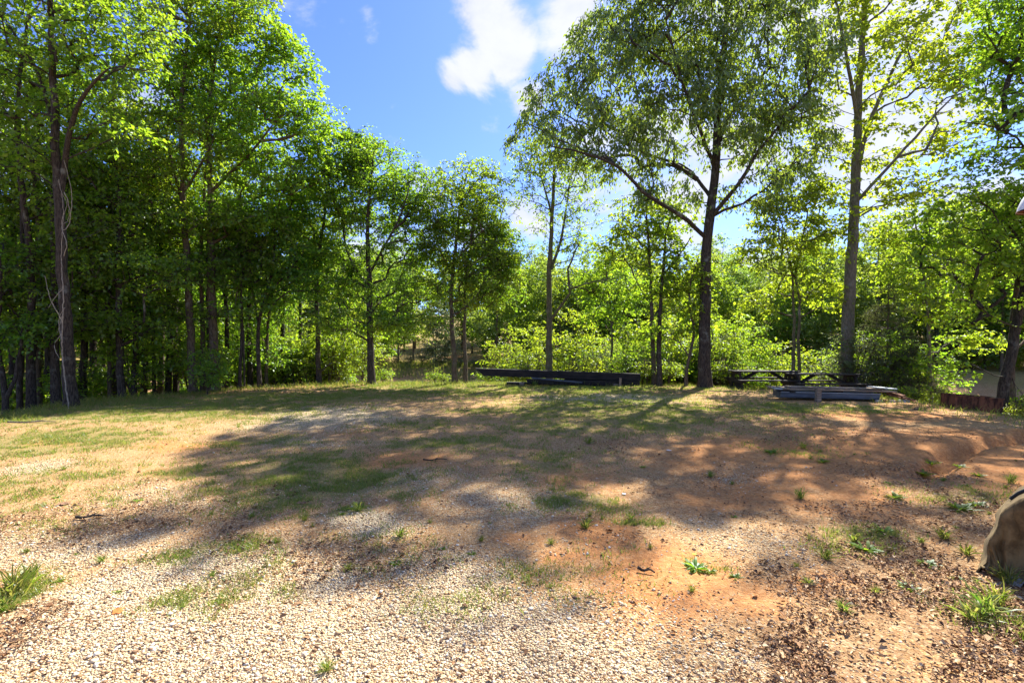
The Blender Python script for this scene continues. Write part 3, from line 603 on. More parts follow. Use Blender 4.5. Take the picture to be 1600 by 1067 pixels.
WOOD = [proto('tree', 13, 'leaf_mid', 'bark_dark', 11, 200, 56, .14, .6, .22, .16), proto('tree', 15, 'leaf_dark', 'bark_brown', 12, 210, 56, .14, .6, .35, .14),
        proto('tree', 11, 'leaf_bright', 'bark_dark', 13, 170, 56, .14, .6, .15, .17), proto('tree', 9, 'leaf_mid', 'bark_brown', 14, 150, 56, .14, .55, .12, .18)]
wl = 'slim tree deep in the wood on the left, its leaves mixed with its neighbours'; wg = 'trees in the wood left of the clearing'
spots = []
def spot(x, y, mind):
    if all((x-a)**2+(y-b)**2 > mind*mind for a, b in spots): spots.append((x, y)); return True
k = 0
rw = random.Random(5)
for _ in range(900):
    px = rw.uniform(-330, 560); D = rw.uniform(17, 33); x = (px-800)/F*D
    if px > 420 and D < 25: continue
    if px > 200 and D < 19: continue
    z = float(H(x, D))
    if z < LAKE_Z-.1 or not spot(x, D, 2.1): continue
    src = WOOD[rw.choice([0, 1, 2, 3, 0, 1] if px < 380 else [3, 2, 3])]; sc = rw.uniform(.8, 1.1)*(1 if px < 380 else .75)
    o = dup(src, (x, D, z-.1), rw.uniform(0, 6.28), sc, ['tall','dark','lime green','low'][WOOD.index(src)]+(' tree in the near wood ' if D < 23 else ' tree in the deep wood ')+between(px)); o['group'] = wg; k += 1
    if k > 52: break
slim = proto('tree', 12, 'leaf_mid', 'bark_dark', 15, 100, 50, .13, .55, .42, .13)
for px, D, sc in [(-40,15,.9),(22,16.5,1),(48,14.2,.95),(75,17.5,1.1),(128,16,.9),(150,18.5,1),(208,16.6,.8),(224,19,1),(262,18,.9),(276,20,1),(352,18.6,.75),(392,20,.9),(445,20.5,.8),(470,22,.8),(-120,16,1)]:
    x = (px-800)/F*D; o = dup(slim, (x, D, float(H(x, D))-.1), px*.7, sc, 'slim dark tree '+('further back ' if D > 17.5 else 'near the rim ')+between(px), zs=sc*1.1); o['group'] = wg
drop(slim)
for o in WOOD: drop(o)

# far shore
def fproto(kind, h, leafm, seed, clumps, per, L, cr, low, wide): return proto(kind, h, leafm, 'bark_brown', seed, clumps, per, L, cr, low, wide)
FAR = [fproto('tree', 15, 'leaf_far', 21, 190, 62, .30, 1.0, .10, .21), fproto('tree', 13, 'leaf_mid', 22, 180, 62, .30, 1.0, .04, .23), fproto('tree', 16, 'leaf_far', 23, 190, 62, .30, 1.0, .2, .19), fproto('tree', 8, 'leaf_grey', 24, 150, 62, .24, .8, .02, .28), fproto('tree', 11, 'leaf_bright', 25, 170, 62, .28, .95, .03, .25)]
fl = 'leafy tree in the wood across the lake'; fg = 'trees on the far shore of the lake'
spots = []; k = 0; rf = random.Random(9)
for _ in range(2500):
    a = R(rf.uniform(-62, 62)); r = 63.5+45*rf.random()**1.3; x, y = math.sin(a)*r, math.cos(a)*r
    px = 800+x/y*F; gap = 590 < px < 760
    if gap and r < 84: continue
    if 1430 < px and r < 66: continue
    if not spot(x, y, 3.2 if r < 80 else 4.2): continue
    src = FAR[rf.choice([0, 1, 2, 4, 0, 3] if r < 72 else [0, 1, 2, 0, 2])]
    o = dup(src, (x, y, float(H(x, y))-.1), rf.uniform(0, 6.28), rf.uniform(.85, 1.2), ['broad','bushy','high crowned','pale round','lime green'][FAR.index(src)]+(' far shore tree ' if r < 74 else ' far hill tree ')+between(px)); o['group'] = fg; k += 1
    if k > 230: break
for (px, D, i, sc, lab) in [(622,64,2,.8,'trunk on the far lake bank seen just right of the tiered tree'),(646,65,2,.9,'thick grey trunk on the far grassy bank between the tiered tree and the close pair'),(681,63.5,3,1.0,'small bright tree on the far bank seen left of the close pair'),
                            (575,66,0,.8,'far bank tree behind the tiered tree'),(870,64,3,.9,'pale grey green willowy tree across the lake behind the olive trunk'),(900,66,3,1.1,'round pale willow across the lake right of the olive trunk')]:
    x = (px-800)/F*D; dup(FAR[i], (x, D, float(H(x, D))-.1), sc*9, sc, lab)
for o in FAR: drop(o)

# ------------------------------------------------------------------ shrubs and saplings on the slope behind the crest
def shrub(kind, h, leafm, seed, clumps, per, L, label, cat='shrub'):
    rg = np.random.default_rng(seed); st = []
    for k in range(4):
        a = rg.random()*6.28; q = h*(.15+.12*rg.random()); st.append(([(0,0,-.2) if k == 0 else (.0,0,.05),(math.cos(a)*q*.4, math.sin(a)*q*.4, h*.35),(math.cos(a)*q, math.sin(a)*q, h*.85)], .022+.006*h/3, .006))
    return tree(kind, label, cat, st, [((0,0,h*.62),(h*.36,h*.36,h*.3)),((h*.2,0,h*.4),(h*.28,h*.28,h*.22)),((-h*.2,.1,h*.35),(h*.28,h*.28,h*.24))], M[leafm], M['bark_brown'], clumps=clumps, per=per, L=L, Wd=L*.72, cr=.38, limbs=False, sides=6, seed=seed, rise=.3)
SH = [shrub('shrub', 3.4, 'leaf_bright', 31, 90, 46, .12, 'x'), shrub('shrub', 2.4, 'leaf_mid', 32, 70, 46, .12, 'x'), shrub('sapling', 4.6, 'leaf_bright', 33, 110, 46, .13, 'x'), shrub('shrub', 3.0, 'leaf_grey', 34, 90, 46, .10, 'x'), shrub('shrub', 1.1, 'leaf_bright', 35, 34, 40, .085, 'x')]
spots = []; k = 0; rs = random.Random(21)
def put(px, D, i, sc, lab, grp):
    x = (px-800)/F*D; z = float(H(x, D))
    if z < LAKE_Z+.05: return
    o = dup(SH[i], (x, D, z-.05), rs.uniform(0, 6.28), sc, lab); o['group'] = grp; return o
for (a, b, D0, D1, n, kinds, lab, grp, top) in [
    (395,545,20.2,27,30,[0,1,2,1,0],'sunlit green shrub behind the grassy crest, left of the tiered tree','shrubs behind the left crest',8),
    (800,1000,22,29,16,[0,3,2,1,2],'bright sapling on the slope behind the beam pile','saplings behind the beam pile',6),
    (1000,1330,20.5,28,56,[0,2,0,1,2,3],'lime green sapling on the slope behind the picnic tables','saplings behind the picnic tables',8),
    (1330,1425,17.5,23,12,[0,2,0,3],'bright leafy sapling behind the cedar','saplings behind the cedar',6),
    (-200,330,15.5,26,46,[1,0,1,2],'shaded understorey shrub among the dark trunks on the left','understorey shrubs in the left wood',8)]:
    for _ in range(n):
        for _t in range(20):
            px = rs.uniform(a, b); D = rs.uniform(D0, D1); x = (px-800)/F*D
            if 1140 < px < 1330 and D < 22: continue
            if spot(x, D, 1.15): break
        i = rs.choice(kinds)
        sc = rs.uniform(.65, 1.12)*(.85 if 800 < px < 1000 else 1)
        put(px, D, i, sc, ('low ' if sc < .7 else 'full ')+['lime shrub','green shrub','lime sapling','grey green shrub','bush'][i]+(' upslope ' if D < (D0+D1)/2 else ' downslope ')+between(px), grp)
for px, D, i, sc in [(565,20.5,0,.75),(598,20.4,4,.8),(678,19.6,4,.55),(694,19.6,4,.45),(765,21.5,4,1.0),(800,24,2,.7),(835,21.6,4,1.4),(905,21,4,1.3),(1010,19.3,4,1.0),(985,20,4,1.5),(1045,19.2,4,1.0),(1140,19.2,4,1.2),(1170,19.5,1,.6)]:
    put(px, D, i, sc, ('small' if sc < 1 else 'bigger')+' bright bush at the lip '+between(px), 'low bushes along the lip of the clearing')
for px, D, i, sc in [(1432,14.6,4,.55),(1590,12.4,4,.5),(1530,12.2,4,.35),(1595,13,4,.8),(1410,15,4,.6)]:
    put(px, D, i, sc, 'leafy bush on the bank '+('left' if px < 1470 else 'right')+' of the rusty trough between it and the '+('cedar' if px < 1470 else 'leaning trunks'), 'bushes near the rusty trough')
for px, D in [(600,61.5),(620,62),(640,61),(660,62),(590,62),(700,61.5),(740,61.5),(720,62),(780,62),(760,62.5),(815,62),(850,62),(1500,62),(1540,61.5),(1580,62),(1460,62),(1420,62),(560,62),(530,62)]:
    put(px, D, 3, rs.uniform(.5, .8), 'grey far shore bush '+between(px), 'bushes along the far water edge')
for o in SH: drop(o)

# ------------------------------------------------------------------ vines on the left tree
vroot = thing('vine', 'bare pale vines twisting up the dark trunk at far left', 'vine', tuple(P(104,640,12.3)))
b0 = np.array(vroot.location); vp = []
for k, pts in enumerate([[(108,640),(98,560),(97,520),(99,460),(96,400),(99,330),(92,280)],[(97,520),(85,540),(93,560)],[(98,500),(80,470),(70,430)],[(99,400),(104,380),(96,350),(104,320),(96,300)],[(100,300),(108,320),(106,345),(98,350)],[(97,360),(108,350),(112,300),(100,250)],[(98,535),(92,500),(101,480),(90,520)],[(99,450),(88,462),(76,480)]]):
    p = np.array([P(x, y, 12.28+.05*math.sin(i*2+k)) for i, (x, y) in enumerate(pts)])-b0; q = resample(p, .08); q += rng.normal(0, .006, q.shape)
    vp = (q, np.linspace(.016 if k == 0 else .010, .005, len(q))); V_, F_ = tubes([vp], 6); part('stem', mesh_np('vine', V_, F_, M['pale vine'], True), vroot)

# ------------------------------------------------------------------ ground stuff
def scatter(n, fn, x0=-12, x1=12, y0=2.1, y1=20, near=0.0):
    """random positions with probability fn(x, y); near > 0 favours points close to the camera"""
    X = []; Y = []; tot = 0
    while tot < n:
        k = 60000; u = rng.random(k)
        y = (y0**(1-near)+u*(y1**(1-near)-y0**(1-near)))**(1/(1-near)) if near != 1 else y0*(y1/y0)**u
        x = rng.uniform(-1, 1, k)*np.minimum(12.5, y*1.15+.4)
        keep = rng.random(k) < fn(x, y); X.append(x[keep]); Y.append(y[keep]); tot += keep.sum()
        if len(X) > 60: break
    return np.concatenate(X)[:n], np.concatenate(Y)[:n]
W4 = lambda x, y: weights(x, y)
# gravel: squashed octahedra with uneven corners
gx_, gy_ = scatter(85000, lambda x, y: np.clip((W4(x, y)[1]-.12)*1.3+.11, 0, 1)*np.clip(1-W4(x, y)[0]*.5, 0, 1), y1=14, near=1.3)
n = len(gx_); s = np.exp(rng.normal(-5.55, .48, n)).clip(.0020, .017)*(1+.04*gy_)
O = np.array([(1,0,0),(0,1,0),(-1,0,0),(0,-1,0),(0,0,.8),(0,0,-.6)], float); OF = np.array([(0,1,4),(1,2,4),(2,3,4),(3,0,4),(1,0,5),(2,1,5),(3,2,5),(0,3,5)])
V = O[None]*(1+rng.uniform(-.3, .35, (n, 6, 3)))+rng.uniform(-.18, .18, (n, 6, 3)); a = rng.random(n)*6.28; ca, sa = np.cos(a)[:, None], np.sin(a)[:, None]
V = np.stack([V[..., 0]*ca-V[..., 1]*sa, V[..., 0]*sa+V[..., 1]*ca, V[..., 2]], -1)*s[:, None, None]*np.stack([rng.uniform(.8, 1.3, n), rng.uniform(.8, 1.3, n), rng.uniform(.55, .95, n)], -1)[:, None]
V += np.stack([gx_, gy_, H(gx_, gy_)+s*.25], -1)[:, None]
o = link('gravel', mesh_np('gravel', V.reshape(-1, 3), (OF[None]+np.arange(n)[:, None, None]*6).reshape(-1, 3), M['pebble'], fattr=np.repeat(rng.random(n), 8))); tag(o, 'pale loose gravel strewn over the clay in front', 'gravel', kind='stuff')
# leaf litter
lx, ly = scatter(30000, lambda x, y: np.clip(W4(x, y)[3]*.9-.12, 0.02, .7)*(.15+1.3*sstep(fbm(x, y, .35, 3, 95), .4, .62)), y1=13, near=1.0)
n = len(lx); a = rng.random(n)*6.28; ax = np.stack([np.cos(a), np.sin(a), rng.normal(0, .22, n)], -1); up = np.array([0, 0, 1.])+rng.normal(size=(n, 3))*.38; sz = rng.uniform(.009, .028, n)*(1+(rng.random(n) < .08)*.9)*(1+.03*ly)
V, Fc = leaves(np.stack([lx, ly, H(lx, ly)+.008+rng.random(n)*.012], -1), ax, up, sz, sz*rng.uniform(.35, .75, n), fold=.35)
o = link('leaf_litter', mesh_np('leaf_litter', V, Fc, M['litter'], fattr=np.repeat(rng.random(n), 2))); tag(o, 'brown curled dead leaves scattered on the clay', 'leaf litter', kind='stuff')
# grass
def blades(x, y, h, wd, lean=.5):
    n = len(x); a = rng.random(n)*6.28; r = rng.random(n)*6.28; b = np.stack([x, y, H(x, y)-.004], -1)
    sd_ = np.stack([np.cos(a), np.sin(a), 0*a], -1)*wd[:, None]*.5; d = np.stack([np.cos(r)*lean*rng.random(n), np.sin(r)*lean*rng.random(n), np.ones(n)], -1)
    m1 = b+d*h[:, None]*.5; d2 = d*np.array([2.2, 2.2, .85]); tp_ = m1+d2*h[:, None]*.5
    V = np.stack([b-sd_, b+sd_, m1+sd_*.7, m1-sd_*.7, tp_], 1).reshape(-1, 3); i = np.arange(n)*5
    return V, np.stack([np.stack([i, i+1, i+2], -1), np.stack([i, i+2, i+3], -1), np.stack([i+3, i+2, i+4], -1)], 1).reshape(-1, 3)
def clump_noise(x, y): return sstep(fbm(x, y, .20, 3, 71), .44, .58)
px_, py_ = scatter(210000, lambda x, y: np.clip(W4(x, y)[0]*1.0-.04, 0, .7)*(.10+clump_noise(x, y)), y1=20.5, near=.6)
n = len(px_); V, Fc = blades(px_, py_, rng.uniform(.012, .055, n)*(.6+.9*fbm(px_, py_, .5, 2, 73))*(1+.5*sstep(py_, 8, 16)), rng.uniform(.003, .006, n)*(1+py_*.10), .9)
o = link('grass', mesh_np('grass', V, Fc, M['grass'], fattr=np.repeat(np.clip(rng.random(n)*.8+.35*fbm(px_, py_, 1, 3, 77)-.05, 0, 1), 3))); tag(o, 'short patchy green grass growing through the gravel', 'grass', kind='stuff')
# taller verge round the rim
t_ = rng.random(60000); 
vx = rng.uniform(-13.5, 12.5, 90000); vy = rng.uniform(7, 22, 90000); dpad = padd(vx, vy); kp = (dpad > -.9) & (dpad < 2.4) & (rng.random(90000) < (.25+.75*fbm(vx, vy, .8, 3, 81)*1.1)*np.where(vx > 4, .35, 1.0))
vx, vy = vx[kp], vy[kp]; n = len(vx)
V, Fc = blades(vx, vy, rng.uniform(.05, .22, n)*(.6+.9*fbm(vx, vy, 1.2, 2, 83)), rng.uniform(.008, .018, n), .8)
o = link('grass_verge', mesh_np('grass_verge', V, Fc, M['grass'], fattr=np.repeat(rng.random(n), 3))); tag(o, 'taller green grass along the rim of the clearing', 'grass', kind='stuff')
# far bank reeds
n = 16000; vx = rng.uniform(-34, 40, n); rr_ = rng.uniform(58.2, 66, n); ang = np.arctan2(vx, 60); vx = np.sin(ang)*rr_; vy = np.cos(ang)*rr_; z_ = H(vx, vy); kp = z_ > LAKE_Z-.3; vx, vy = vx[kp], vy[kp]; n = len(vx)
V, Fc = blades(vx, vy, rng.uniform(.25, .8, n), rng.uniform(.05, .12, n), .5)
o = link('reeds', mesh_np('reeds', V, Fc, M['grass'], fattr=np.repeat(rng.random(n), 3))); tag(o, 'tan and green reeds along the far water edge', 'reeds', kind='stuff')

# weeds
def weed(kind, n, h, wd, lean, mt, seed, flower=False):
    global rng
    rg = np.random.default_rng(seed); sv = rng; rng = rg
    root = thing(kind, 'x', 'weed'); a = rg.random(n)*6.28; el = rg.uniform(*lean, n); L = rg.uniform(.55, 1, n)*h
    ax = np.stack([np.cos(a)*np.cos(el), np.sin(a)*np.cos(el), np.sin(el)], -1); up = np.array([0, 0, 1.])+rg.normal(size=(n, 3))*.25
    # arched blade: two leaves end to end
    base = np.stack([rg.normal(0, h*.10, n), rg.normal(0, h*.10, n), np.zeros(n)], -1); s_ = nrm(np.cross(ax, up))*wd*rg.uniform(.6, 1.1, n)[:, None]*.5
    m1 = base+ax*L[:, None]*.45; m2 = m1+nrm(ax*np.array([1.15, 1.15, .6]))*L[:, None]*.3; tp_ = m2+nrm(ax*np.array([1.3, 1.3, .15]))*L[:, None]*.25
    V = np.stack([base-s_*.3, base+s_*.3, m1+s_, m1-s_, m2+s_*.85, m2-s_*.85, tp_], 1).reshape(-1, 3); i = np.arange(n)*7
    Fq = np.concatenate([np.stack([i, i+1, i+2, i+3], -1), np.stack([i+3, i+2, i+4, i+5], -1)]); Ft = np.stack([i+5, i+4, i+6], -1)
    part('leaves', mesh_np('leaves', V, [Fq, Ft], M[mt], fattr=rg.random(3*n)), root, kind='stuff')
    if flower:
        mb = MB(); mb.lathe([(.001, .0), (.012, .004), (.016, .012), (.001, .016)], 10, (0, 0, h*.75)); part('flower', mb.build('flower', FLW), root)
        q = np.array([(0, 0, 0), (.01, 0, h*.4), (0, 0, h*.76)]); V_, F_ = tubes([(q, np.full(3, .002))], 5); part('stem', mesh_np('stem', V_, F_, M['grass']), root)
    rng = sv; return root
FLW, t = mat('yellow petals'); pbsdf(t, (.75,.5,.03), .7)
WD = [weed('weed', 46, .16, .010, (.5, 1.4), 'grass', 1), weed('weed', 26, .13, .026, (.05, .8), 'leaf_bright', 2), weed('weed', 60, .24, .010, (.7, 1.5), 'grass', 3), weed('dandelion', 34, .14, .024, (.02, .6), 'leaf_mid', 4, True)]
def weedat(px, py, i, sc, lab, grp=None, rot=0):
    x, y = gp(px, py); o = dup(WD[i], (x, y, float(H(x, y))-.004), rot+px, sc, lab)
    if grp: o['group'] = grp
    return o
weedat(1085, 884, 3, .95, 'dark green dandelion with a yellow flower on bare clay right of centre'); weedat(1108, 890, 1, .6, 'low leafy weed touching the dandelion on its right')
for px, py, i, sc, lab in [(18,930,2,1.25,'tall bright grass tuft at the lower left edge'),(42,912,2,1.0,'smaller grass tuft right behind the one at the lower left edge'),(8,950,0,1.1,'thin grass tuft lowest at the left edge'),
    (1290,868,0,.9,'upright green grass tuft left of the broad leafed weeds'),(1352,850,1,1.3,'broad leafed weed patch in mid right foreground'),(1335,838,0,.9,'grass tuft behind the broad leafed weed patch'),(1378,825,1,1.0,'leafy weed behind and right of the weed patch'),
    (1250,775,2,.75,'upright weed on bare clay above the grass tuft'),(1398,775,1,1.1,'rosette weed left of the gully weeds'),(1440,730,1,1.5,'clump of weeds sprouting in the gully mouth'),(1455,722,1,1.2,'weed growing against the red gully bank'),
    (1500,735,1,.9,'small weed on the hump right of the gully mouth'),(1528,748,1,.9,'spreading green weed behind the canvas covered object'),(1580,760,2,.8,'grass tuft close behind the canvas covered object'),
    (1500,795,1,1.4,'sunlit spreading weed left of the canvas covered object'),(1525,790,1,1.0,'small sunlit weed nearest the canvas top edge'),(1475,840,0,1.0,'thin grass tuft between litter and canvas'),(1510,862,0,.9,'grass tuft just left of the canvas hem'),(1450,875,1,.8,'small weed in dead leaves left of the hem'),
    (1540,955,0,1.5,'large grass tuft in leaf litter at the lower right'),(1560,940,2,.9,'tall grass tuft in front of the canvas hem'),(1520,965,0,1.1,'grass tuft lowest in the leaf litter at right'),(1420,915,1,.8,'small green weed in brown litter'),(1575,905,2,.8,'stalky weed right under the canvas hem'),
    (560,797,0,1.0,'green tuft on gravel in mid left'),(625,835,0,.8,'small tuft on gray gravel left of centre'),(915,820,0,1.0,'green tuft on orange clay at centre'),(985,808,0,.8,'thin tuft right of the central clay patch'),(920,690,0,1.2,'tuft at the edge of the middle grass strip'),(1318,950,0,.7,'brown and green tuft in the lower right litter'),
    (1110,740,0,.8,'low tuft in the shaded middle right'),(1205,705,1,1.1,'leafy weed on clay in front of the lumber stack'),(1255,700,0,1.1,'grass tuft between clay patches in front of the lumber stack'),(1285,722,1,1.0,'weed below the lumber stack grass'),(1238,612,0,1.2,'tall grass blades against the lumber stack'),
    (975,607,1,1.6,'weed sprouting before the right end of the beam pile'),(835,604,2,1.3,'tall weed before the left part of the beam pile'),(930,607,1,1.8,'leafy weed before the middle of the beam pile'),(510,1040,0,.6,'small pale tuft in the gravel at the bottom')]:
    weedat(px, py, i, sc, lab)
rr2 = random.Random(3)
for k in range(80):
    px, py = rr2.uniform(20, 1590), 600+rr2.random()**.8*330
    x, y = gp(px, py)
    if abs(x) > 10.3: continue
    weedat(px, py, rr2.choice([0, 0, 1]), rr2.uniform(.25, .6), 'tiny green sprout on the open ground', 'tiny sprouts over the clearing')
for o in WD: drop(o)

# ------------------------------------------------------------------ picnic tables
def picnic(loc, rz, label):
    r = thing('picnic_table', label, 'picnic table', loc, (0, 0, rz), 'pair of old dark picnic tables'); Lt = 2.36; dk = M['old dark wood']
    pl = MB().box((0,0,0), (Lt, .142, .042)).build('plank', dk, .005)
    for k in range(5): part('plank', pl, r, (random.uniform(-.012, .012), (k-2)*.152, .74+random.uniform(-.003, .003)))
    for s_ in (-1, 1):
        for k in range(2): part('bench_plank', pl, r, (random.uniform(-.01, .01), s_*(.66+k*.152), .44))
    for s_ in (-1, 1):
        x = s_*.98
        for q in (-1, 1): part('leg', MB().box((x, q*.40, .355), (.045, .15, .78), (q*.42, 0, 0)).build('leg', dk, .004), r)
        part('crossbeam', MB().box((x+s_*.046, 0, .395), (.04, 1.68, .14)).build('crossbeam', dk, .004), r)
        part('top_cleat', MB().box((x+s_*.046, 0, .685), (.04, .74, .09)).build('top_cleat', dk, .004), r)
        part('end_panel', MB().box((x-s_*.04, 0, .2), (.03, .62, .30)).build('end_panel', dk, .004), r)
        part('brace', MB().box((s_*.56, 0, .535), (.84, .10, .10), (0, s_*.53, 0)).build('brace', dk, .004), r)
    return r
x, y = (1193-800)/F*18.0, 18.0; picnic((x, y, -.15), R(-3), 'dark weathered picnic table nearer the oak, left one of the pair')
x, y = (1284-800)/F*17.3, 17.3; picnic((x, y, -.21), R(-4), 'dark weathered picnic table in front of the tall grey trunk, right one of the pair')

# ------------------------------------------------------------------ beam pile
def channel(Lb, h, d, mt, cut=0.0, th=.012, name='steel_beam'):
    """C channel lying on its side, open to the back, mitred left end"""
    mb = MB(); mb.prism([(-Lb/2-cut, h/2), (-Lb/2, -h/2), (Lb/2, -h/2), (Lb/2, h/2)], -d/2, -d/2+th)
    web = mb.build('web', mt)
    up = MB().prism([(-Lb/2-cut, h/2+th), (-Lb/2-cut+.01, h/2+.001), (Lb/2, h/2+.001), (Lb/2, h/2+th)], -d/2, d/2).build('flange', mt)
    lo = MB().prism([(-Lb/2, -h/2-.001), (-Lb/2, -h/2-th), (Lb/2, -h/2-th), (Lb/2, -h/2-.001)], -d/2, d/2).build('flange', mt)
    rib = MB().box((0, -d/2-.004, 0), (Lb*.96, .012, .018)).build('rib', mt)
    return web, up, lo, rib
def beam(label, c, Lb, h, d, mt, rz=0, ry=0, cut=0.0, grp=None):
    r = thing('steel_beam', label, 'steel beam', tuple(c), (0, ry, rz), grp)
    wb, up, lo, rib = channel(Lb, h, d, M[mt], cut)
    part('web', wb, r); part('flange', up, r); part('flange', lo, r)
    for k in (-.28, 0, .28): part('rib', rib, r, (0, 0, h*k))
    return r
gpile = 'steel beams piled on blocks at the edge of the clearing'
D = 18.3
beam('longest black steel beam on top of the pile with a slanted left end', P(878, 584.8, D), 5.95, .25, .22, 'dark painted steel', 0, R(1.9), .32, gpile)
beam('bright edged bluish beam bent diagonally across the front of the pile', P(870, 593.5, D-.28), 1.9, .03, .10, 'blue grey steel', 0, R(5.2), .0, gpile)
beam('lower front black beam of the pile reaching the right end', P(912, 597.0, D-.16), 4.2, .15, .2, 'dark painted steel', R(1), R(1.3), .1, gpile)
beam('lowest black beam of the pile resting on the blocks', P(885, 600.5, D+.1), 4.6, .13, .24, 'dark painted steel', 0, R(.8), 0, gpile)
beam('rear dark beam showing at the right end of the pile', P(940, 593.5, D+.45), 2.9, .22, .2, 'dark painted steel', R(-1), R(1.0), 0, gpile)
for px, lab in ((815,'left rough timber block under the beam pile'),(960,'right timber block under the beam pile')):
    c = P(px, 602.5, D); h_ = float(H(c[0], c[1])); r = tag(link('timber_block', MB().box((0,0,0), (.2, .5, .10), (0,0,0), jit=.006).build('timber_block', M['weathered plank'], .006), None, (c[0], c[1], h_+.05)), lab, 'timber block', 'blocks under the beam pile')
c = P(969, 596.5, D-.35); tag(link('post_stub', MB().box((0,0,0), (.085,.07,.34), (0,.04,0), jit=.008).build('post_stub', M['weathered plank'], .006), None, (c[0], c[1], float(H(c[0], c[1]))+.15)), 'short upright wooden stub in front of the right end of the beam pile', 'post')

# ------------------------------------------------------------------ lumber and metal stack by the tables
D = 13.6
def wxy(px, D): return (px-800)/F*D
gl = 'boards and metal stacked by the picnic tables'; z0 = float(H(wxy(1300, D), D))
for k, (pa, pb, dy, zz, lab, mt, h_) in enumerate([(1217,1368,0,.15,'long blue grey steel box beam at the bottom front of the lumber stack','blue grey steel',.17),(1225,1375,.42,.15,'second blue grey beam at the back of the lumber stack','blue grey steel',.17)]):
    xa, xb = wxy(pa, D), wxy(pb, D); r = thing('steel_beam', lab, 'steel beam', ((xa+xb)/2, D+dy, z0+zz-.01), (0, R(1.2), R(-2)), gl)
    Lb = xb-xa; part('web', MB().box((0,0,0), (Lb, .26, h_)).build('web', M[mt], .008), r); part('lip', MB().box((0,-.14,h_/2+.004), (Lb, .04, .02)).build('lip', M['galvanised steel'], .002), r); part('lip', MB().box((0,-.14,-h_/2+.02), (Lb, .03, .02)).build('lip', M['black trim'], .002), r)
brd = [(1208,1392,-.10,.305,.17,'front brown board on the lumber stack'),(1206,1385,.10,.308,.18,'second brown board on the lumber stack'),(1212,1396,.30,.306,.17,'middle weathered board on the lumber stack'),(1215,1400,.50,.31,.18,'rear board on the lumber stack'),(1232,1380,.06,.348,.18,'upper front board of the lumber stack, split at its end'),(1240,1372,.30,.347,.17,'upper rear board of the lumber stack')]
for pa, pb, dy, zz, wd, lab in brd:
    xa, xb = wxy(pa, D), wxy(pb, D); Lb = xb-xa; c = ((xa+xb)/2, D+dy, z0+zz)
    tag(link('board', MB().box((0,0,0), (Lb, wd, .034), jit=.004).build('board', M['weathered plank'], .004), None, c, (0, R(1.2), R(random.uniform(-3, -1)))), lab, 'board', gl)
for px, lab in ((1228,'dark timber spacer under the left end of the stacked boards'),(1300,'dark timber spacer under the middle of the stacked boards'),(1366,'dark timber spacer under the right end of the stacked boards')):
    tag(link('timber_block', MB().box((0,0,0), (.16,.7,.045)).build('timber_block', M['old dark wood'], .004), None, (wxy(px, D+.2), D+.2, z0+.262)), lab, 'timber block', gl)
for px, dy, zz, Lb, lab in ((1363,-.16,.375,.42,'short pale galvanised sheet curled over the right end of the boards'),(1385,-.05,.335,.36,'second pale metal sheet at the far right end of the boards'),(1212,-.06,.33,.2,'small pale metal cap at the left end of the stack')):
    r = thing('metal_sheet', lab, 'metal sheet', (wxy(px, D), D+dy, z0+zz), (0, R(3), R(-2)), gl); 
    for k in range(3):
        q = np.linspace(-1, 1, 9); 
        V = np.array([(sx*Lb/2, (k-1)*.085+t__*.04, .03*math.cos(t__*1.5)) for sx in (-1, 1) for t__ in q]); Fq = np.array([(i, i+1, i+10, i+9) for i in range(8)])
        part('corrugation', mesh_np('corrugation', V, Fq, M['galvanised steel'], True), r)
tag(link('post_stub', MB().box((0,0,0), (.14,.12,.42), (0,.03,0), .95, .01).build('post_stub', M['weathered plank'], .01), None, (wxy(1276, D-.35), D-.42, float(H(wxy(1276, D-.4), D-.4))+.17)), 'short square weathered post stub standing in front of the lumber stack', 'post')
for k, (px, py, Lb, rz, ry, lab) in enumerate([(1405,618,.75,-.9,.25,'broken orange board leaning off the right end of the stack'),(1415,624,.9,-.35,.3,'long rotten orange plank sliding down right of the stack'),(1398,614,.5,-1.3,.15,'short splintered board at the stack corner'),(1420,629,.5,.3,.15,'small orange wood piece on the ground by the stack'),(1392,626,.4,.8,.1,'splinter of pale wood under the stack end')]):
    Dd = 13.5; c = P(px, py, Dd); g_ = float(H(c[0], c[1])); tag(link('broken_board', MB().box((0,0,0), (Lb, .11, .03), jit=.012).build('broken_board', M['broken orange wood'], .003), None, (c[0], c[1], max(c[2], g_+.06)), (.1*k, ry, rz)), lab, 'board', 'broken boards at the stack end')
for k in range(9):
    c = (wxy(1372+k*5.5, 13.3)+random.uniform(-.05, .05), 13.15+random.uniform(0, .3)); tag(link('stone', MB().box((0,0,0), (.11,.09,.07), (0,0,k), .7, .02).build('stone', M['stone'], .012), None, (c[0], c[1], float(H(*c))+.025), (0, 0, k)), 'pale fist sized stone heaped under the right end of the stack', 'stone', 'stones under the stack end')

